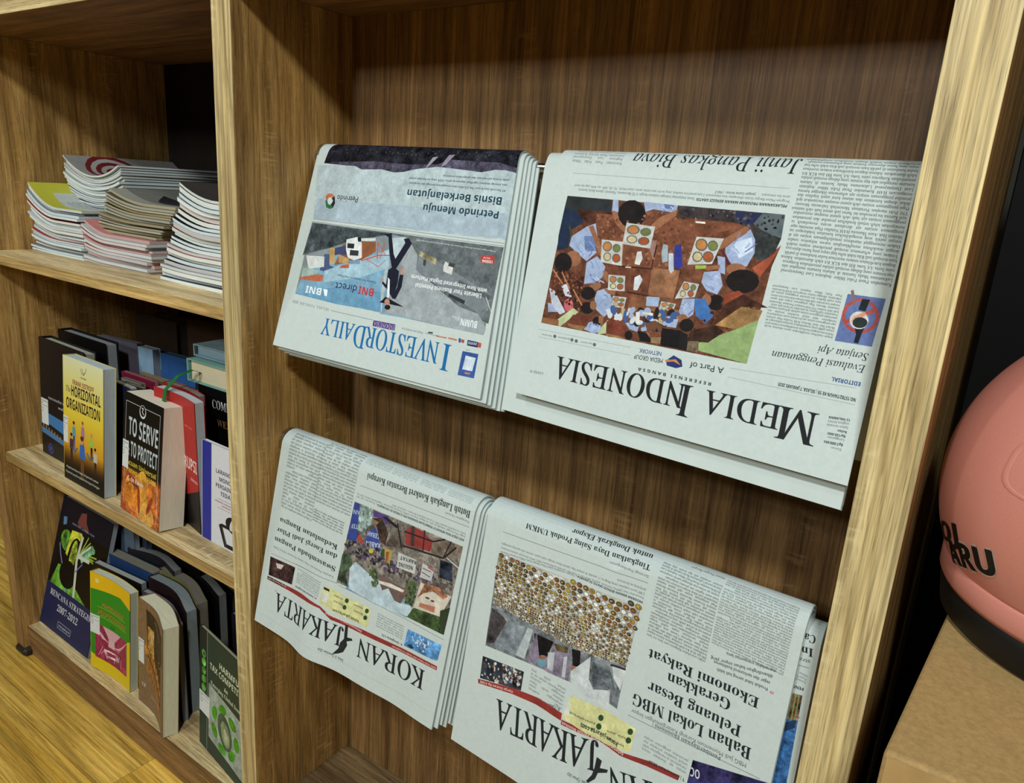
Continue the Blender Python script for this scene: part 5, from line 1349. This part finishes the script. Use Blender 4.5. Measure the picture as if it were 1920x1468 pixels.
book('dark maroon paperback with grey curled pages behind the lilac one', (-2.225, 0.183, Z3), -8.0, 0.29, 0.375, 0.036, 0.0, None, (34, 20, 24), (124, 136, 138), bend=scurve(0.018))
book('olive edged paperback with stamped grey pages, bottom shelf', (-2.245, 0.228, Z3), -8.0, 0.30, 0.378, 0.036, 0.0, None, (110, 106, 60), (112, 108, 98), bend=scurve(0.018))
book('black paperback with stamped pages behind the olive edged one', (-2.235, 0.285, Z3), -5.0, 0.29, 0.375, 0.030, 0.0, None, (14, 14, 16), (108, 112, 112), bend=scurve(0.014))
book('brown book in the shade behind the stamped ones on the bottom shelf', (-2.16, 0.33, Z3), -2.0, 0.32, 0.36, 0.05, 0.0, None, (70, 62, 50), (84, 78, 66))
book('thin black book directly behind the green and yellow paperback', (-2.50, 0.125, Z3), 6.0, 0.262, 0.35, 0.024, 0.0, None, (14, 16, 20), (150, 154, 150))
book('blue paperback behind the thin black one on the bottom shelf', (-2.49, 0.165, Z3), 5.0, 0.262, 0.378, 0.040, 0.0, None, (28, 54, 96), (124, 122, 110))
book('grey paged book with wavy top behind the blue paperback', (-2.43, 0.225, Z3), 3.0, 0.27, 0.395, 0.03, 0.0, None, (30, 30, 34), (112, 116, 116), bend=scurve(0.02))
book('black book behind the wavy grey one on the bottom shelf', (-2.40, 0.27, Z3), 3.0, 0.30, 0.41, 0.03, 0.0, None, (10, 10, 12), (70, 72, 72))
book('pale blue edged book just behind the tall navy one', (-2.72, 0.235, Z3), -2.0, 0.32, 0.46, 0.02, 0.0, None, (90, 104, 124), (140, 150, 160))
book('grey blue book second behind the tall navy one', (-2.69, 0.265, Z3), -2.0, 0.32, 0.47, 0.022, 0.0, None, (50, 60, 80), (110, 120, 130))
book('small dark blue book standing behind the dark green paperback', (-1.80, 0.20, Z3), -5.0, 0.15, 0.40, 0.02, 0.0, None, (16, 18, 30), (120, 116, 100))

# ---------------------------------------------------------------- magazines in stacks
def magazine(label, group, x, y, z, W, D_, T, prof, edge, cover, printm=None, yaw=0.0):
    nx = 14; v = []; f = []; xs = lin(0, W, nx); cy, sy = math.cos(math.radians(yaw)), math.sin(math.radians(yaw))
    for X_ in xs:
        zz = prof(X_/W)
        for (yy, z_) in ((0, 0), (D_, 0), (D_, T), (0, T)):
            v.append((x+X_*cy-yy*sy, y+X_*sy+yy*cy, z+zz+z_))
    for i in range(nx-1):
        a = i*4; b = a+4
        for k in range(4): f.append((a+k, a+(k+1) % 4, b+(k+1) % 4, b+k))
    f.append((0, 1, 2, 3)[::-1]); e = (nx-1)*4; f.append((e, e+1, e+2, e+3))
    o = new_obj('magazine', v, f, pages_mat(edge), None, origin=(x, y, z)); tag(o, label, 'magazine', group)
    v2 = []; uv = []
    for X_ in xs:
        zz = prof(X_/W)
        for (yy, z_) in ((0, T), (D_, T), (D_, T+0.0009), (0, T+0.0009)):
            v2.append((x+X_*cy-yy*sy, y+X_*sy+yy*cy, z+zz+z_)); uv.append((X_/W, yy/D_))
    new_obj('cover', v2, f, printm or cover_mat(cover, 0.3), o, uvs=uv)
    return o
NTH = ['top'] + ['%s from the top' % w for w in ('second', 'third', 'fourth', 'fifth', 'sixth', 'seventh', 'eighth', 'ninth', 'tenth', 'eleventh', 'twelfth', 'thirteenth', 'fourteenth', 'fifteenth', 'sixteenth', 'seventeenth', 'eighteenth', 'nineteenth', 'twentieth', 'twenty-first', 'twenty-second', 'twenty-third', 'twenty-fourth', 'twenty-fifth', 'twenty-sixth')]
def stack(where, group, x, y, z, W, D_, total, n, prof, edges, covers, topm=None, jit=0.008, seed=1, shift=0.0):
    R = random.Random(seed); ts = [R.uniform(0.7, 1.3) for _ in range(n)]; k = total/sum(ts); zz = z
    for i in range(n):
        T = ts[i]*k; lv = (i+1)/n
        magazine('%s-edged magazine in %s, %s' % (edges[i % len(edges)][1], where, NTH[n-1-i]), group, x+R.uniform(-jit, jit)+shift*lv, y+R.uniform(-jit, jit), zz, W+R.uniform(-jit, jit)*0.6, D_, T-0.0015, lambda t, lv=lv: prof(t, lv), edges[i % len(edges)][0], covers[i % len(covers)], topm if i == n-1 else None, R.uniform(-1.2, 1.2))
        zz += T
    return zz
Z1 = -0.3117
WH = [((214, 222, 222), 'white'), ((200, 214, 220), 'bluish white'), ((216, 220, 214), 'white'), ((198, 206, 204), 'pale grey')]
TN = [((166, 156, 128), 'tan'), ((150, 140, 112), 'brownish'), ((176, 168, 142), 'cream'), ((156, 156, 142), 'grey')]
PK = [((206, 196, 192), 'pinkish'), ((200, 204, 206), 'white'), ((196, 160, 156), 'rose'), ((190, 186, 184), 'grey')]
c = cov(360, 460, (176, 182, 178), 41); c.poly((176, 176, 60), (0, 0, 360, 0, 360, 46, 50, 46, 50, 460, 0, 460)); c.poly((176, 176, 60), (0, 400, 360, 440, 360, 460, 0, 460))
c.line((60, 60, 70), 5, (90, 300, 330, 300)); c.body('sans', (70, 70, 80), 110, 310, 330, 390, 6, 3, 0.9)
M_YEL = c.material('magazine_cover_yellow_frame', 0.3, 0.4)
c = cov(360, 460, (150, 152, 150), 42)
for k in range(7): c.ell((112, 30, 40) if k % 2 == 0 else (170, 168, 168), 140, 300, 150-k*20, 130-k*17)
M_SWL = c.material('magazine_cover_red_rings', 0.3, 0.4)
c = cov(360, 460, (110, 112, 104), 43); c.poly((12, 12, 14), (60, 300, 140, 280, 220, 240, 350, 300, 330, 400, 150, 380, 110, 350)); c.poly((150, 150, 140), (0, 400, 360, 420, 360, 460, 0, 460))
M_TNC = c.material('magazine_cover_dark_shape', 0.3, 0.4)
liftL = lambda a, w=0.55: (lambda t, lv: a*lv*max(0, 1-t/w)**2)
def u_curve(t, lv): return 0.062*(0.35+0.65*lv)*max(0, 1-t/0.55)**2 + 0.040*(0.3+0.7*lv)*max(0, (t-0.55)/0.45)**2
top1 = stack('the leftmost stack', 'magazines in the leftmost stack', -2.826, 0.180, Z1, 0.35, 0.46, 0.155, 20, liftL(0.072), WH, [(176, 180, 178), (120, 130, 134), (150, 60, 60), (170, 176, 176)], M_YEL, seed=3)
stack('the tall rear stack', 'magazines in the tall rear stack', -2.812, 0.300, top1+0.002, 0.372, 0.40, 0.105, 15, u_curve, WH, [(150, 150, 148), (90, 90, 92), (176, 176, 172)], M_SWL, seed=4, jit=0.006)
top3 = stack('the rose-edged pile', 'magazines in the rose-edged pile', -2.444, 0.168, Z1, 0.372, 0.42, 0.098, 11, liftL(0.035, 0.4), PK, [(150, 40, 40), (170, 176, 170), (186, 120, 116), (150, 156, 160)], None, seed=5)
stack('the tan pile above the rose-edged ones', 'magazines in the tan pile', -2.445, 0.195, top3+0.001, 0.36, 0.40, 0.100, 13, liftL(0.035, 0.6), TN, [(40, 40, 42), (110, 104, 84), (60, 64, 60), (90, 80, 60)], M_TNC, seed=6, shift=0.12)
stack('the stack beside the divider', 'magazines in the stack beside the divider', -2.000, 0.150, Z1, 0.36, 0.44, 0.232, 22, liftL(0.040, 0.45), [WH[0], WH[1], WH[2], WH[3], PK[3], WH[1], WH[0], WH[2], PK[0]], [(40, 40, 42), (60, 56, 54), (130, 60, 56), (150, 156, 160), (20, 20, 22)], None, seed=7, shift=0.135)

# ---------------------------------------------------------------- things right of the bookcase
cb = root('cabinet', 'black cabinet in the shade right of the bookcase, under the cardboard box', 'cabinet', (0.6, 0.1, Z0))
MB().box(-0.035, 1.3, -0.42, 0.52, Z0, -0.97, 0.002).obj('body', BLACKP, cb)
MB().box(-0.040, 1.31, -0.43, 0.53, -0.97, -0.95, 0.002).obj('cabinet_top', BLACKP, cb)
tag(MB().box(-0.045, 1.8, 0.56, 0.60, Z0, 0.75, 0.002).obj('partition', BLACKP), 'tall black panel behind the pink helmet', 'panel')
bx = root('cardboard_box', 'brown cardboard box with a blue marker stroke, under the pink helmet', 'box', (0.3, 0.0, -0.95))
m = MB()
xa, xb, ya, yb, za, zb = -0.018, 0.62, -0.270, 0.46, -0.95, -0.515
sk = lambda x, y: (x+0.075*(y-ya), y+0.02*(x-xa))
for z in (za, zb):
    for (x, y) in ((xa, ya), (xb, ya), (xb, yb), (xa, yb)):
        a, b = sk(x, y); m.v.append((a, b, z))
m.f = [(3, 2, 1, 0), (4, 5, 6, 7), (0, 1, 5, 4), (1, 2, 6, 5), (2, 3, 7, 6), (3, 0, 4, 7)]
bo = m.obj('carton', CARD, bx)
md = bo.modifiers.new('bevel', 'BEVEL'); md.width = 0.0035; md.segments = 3
m = MB(); a0 = sk(xa+0.004, ya); a1 = sk(xb-0.004, ya)
m.v = [(a0[0], a0[1]-0.0012, zb-0.004), (a1[0], a1[1]-0.0012, zb-0.004), (a1[0], a1[1]-0.0012, zb-0.055), (a0[0], a0[1]-0.0012, zb-0.045),
       (a0[0], a0[1]-0.0004, zb-0.004), (a1[0], a1[1]-0.0004, zb-0.004), (a1[0], a1[1]-0.0004, zb-0.055), (a0[0], a0[1]-0.0004, zb-0.045)]
m.f = [(0, 3, 2, 1), (4, 5, 6, 7), (0, 1, 5, 4), (2, 3, 7, 6), (1, 2, 6, 5), (0, 4, 7, 3)]
m.obj('packing_tape', TAPE, bx)
mk = MB()
for (x0, y0, x1, y1) in ((0.078, 0.035, 0.125, 0.005), (0.076, 0.012, 0.130, -0.012), (0.125, 0.020, 0.16, -0.02)):
    d = Vector((x1-x0, y1-y0, 0)).normalized(); q = Vector((-d.y, d.x, 0))*0.0045; n0 = len(mk.v)
    for z in (zb+0.0001, zb+0.0006):
        for (px, py, s_) in ((x0, y0, 1), (x1, y1, 1), (x1, y1, -1), (x0, y0, -1)): mk.v.append((px+q.x*s_, py+q.y*s_, z))
    mk.f += [tuple(n0+i for i in q_) for q_ in ((3, 2, 1, 0), (4, 5, 6, 7), (0, 1, 5, 4), (1, 2, 6, 5), (2, 3, 7, 6), (3, 0, 4, 7))]
mk.obj('marker_stroke', plain('blue_marker', (20, 24, 70), 0.5, 0.05, 80), bx)
HC, HR = Vector((0.2006, 0.137, -0.326)), 0.240
hm = root('helmet', 'matte pink helmet with black lettering resting on the cardboard box', 'helmet', (HC.x, HC.y, -0.515))
def lathe(name, prof, mt, parent, n=96, smooth=True):
    v = []; f = []
    for r_2, z in prof:
        for i in range(n): v.append((HC.x+r_2*math.cos(2*PI*i/n), HC.y+r_2*math.sin(2*PI*i/n), HC.z+z))
    for k in range(len(prof)-1):
        for i in range(n): f.append((k*n+i, k*n+(i+1) % n, (k+1)*n+(i+1) % n, (k+1)*n+i))
    o = new_obj(name, v, f, mt, parent, smooth=smooth); return o
pr = [(HR*math.cos(math.radians(a)), HR*math.sin(math.radians(a))) for a in lin(-27, 89.9, 48)]
pr = [(0.200, -0.112)]+pr
lathe('shell', pr, PINK, hm)
lathe('rim', [(0.200, -0.100), (0.2145, -0.104), (0.2175, -0.110), (0.2175, -0.132), (0.213, -0.140), (0.200, -0.141)], PINK, hm)
lathe('edge_trim', [(0.19, -0.118), (0.212, -0.141), (0.213, -0.150), (0.208, -0.182), (0.200, -0.189), (0.185, -0.189)], RUBBER, hm)
def on_helmet(lon, lat, off):
    a, b = math.radians(lon), math.radians(lat); r = HR+off
    return (HC.x+r*math.cos(b)*math.cos(a), HC.y+r*math.cos(b)*math.sin(a), HC.z+r*math.sin(b))
def helmet_text(txt, lon0, lat0, lon1, lat1, cap, parent, mt, off, shifts=((0, 0), (0.35, 0), (-0.35, 0)), name='lettering'):
    gs = [glyph(ch, 'sansb') for ch in txt]; A = sum(g[1] for g in gs); v = []; f = []; x = 0; vi = {}
    for sh_i, (sx, sy, (t, adv)) in enumerate([(a_, b_, g_) for (a_, b_) in shifts for g_ in gs]):
        if sh_i % len(gs) == 0: x = 0
        for tri in t:
            ids = []
            for (gx, gy) in tri:
                u = (gx+x)/A; w = gy/CAP['sansb']*cap
                key = (round(u, 5), round(w, 5), sx, sy)
                if key not in vi:
                    vi[key] = len(v); sl = math.radians(18)
                    v.append(on_helmet(lon0+(lon1-lon0)*u-w*math.sin(sl)+sx, lat0+(lat1-lat0)*u+w*math.cos(sl)+sy, off+0.00004*sh_i))
                ids.append(vi[key])
            if len(set(ids)) == 3: f.append(tuple(ids))
        x += adv
    return new_obj(name, v, f, mt, parent)
INKB = plain('black_decal', (8, 8, 9), 0.45, 0.04, 80)
OUT = tuple((0.8*math.cos(q), 0.7*math.sin(q)) for q in (0.4, 1.9, 3.5, 5.1))
PALE = plain('pale_outline', (190, 160, 150), 0.5, 0.02, 80)
helmet_text('ARU', -158, -26.5, -131.5, -17.5, 7.6, hm, PALE, 0.0003, OUT, 'lettering_outline')
helmet_text('ARU', -158, -26.5, -131.5, -17.5, 7.6, hm, INKB, 0.0009)
helmet_text('OJ', -166, -22.0, -148, -15.5, 6.0, hm, INKB, 0.0008)
# raised side panel outline
ring = MB(); n = 40
for i in range(n):
    a = 2*PI*i/n; cx, cy = math.cos(a), math.sin(a); k = (abs(cx)**4+abs(cy)**4)**-0.25
    for (s_, o_) in ((1.0, 0.0002), (1.08, 0.0016), (1.16, 0.0002)):
        ring.v.append(on_helmet(-122+14*k*cx*s_, 15+7*k*cy*s_, o_))
for i in range(n):
    for k in (0, 1): ring.f.append((i*3+k, ((i+1) % n)*3+k, ((i+1) % n)*3+k+1, i*3+k+1))
ring.obj('vent_panel', PINK, hm, smooth=True)

# ---------------------------------------------------------------- tidy
bpy.data.objects.remove(_to)
for o in bpy.data.objects:
    if '_w' in o.keys(): del o['_w']
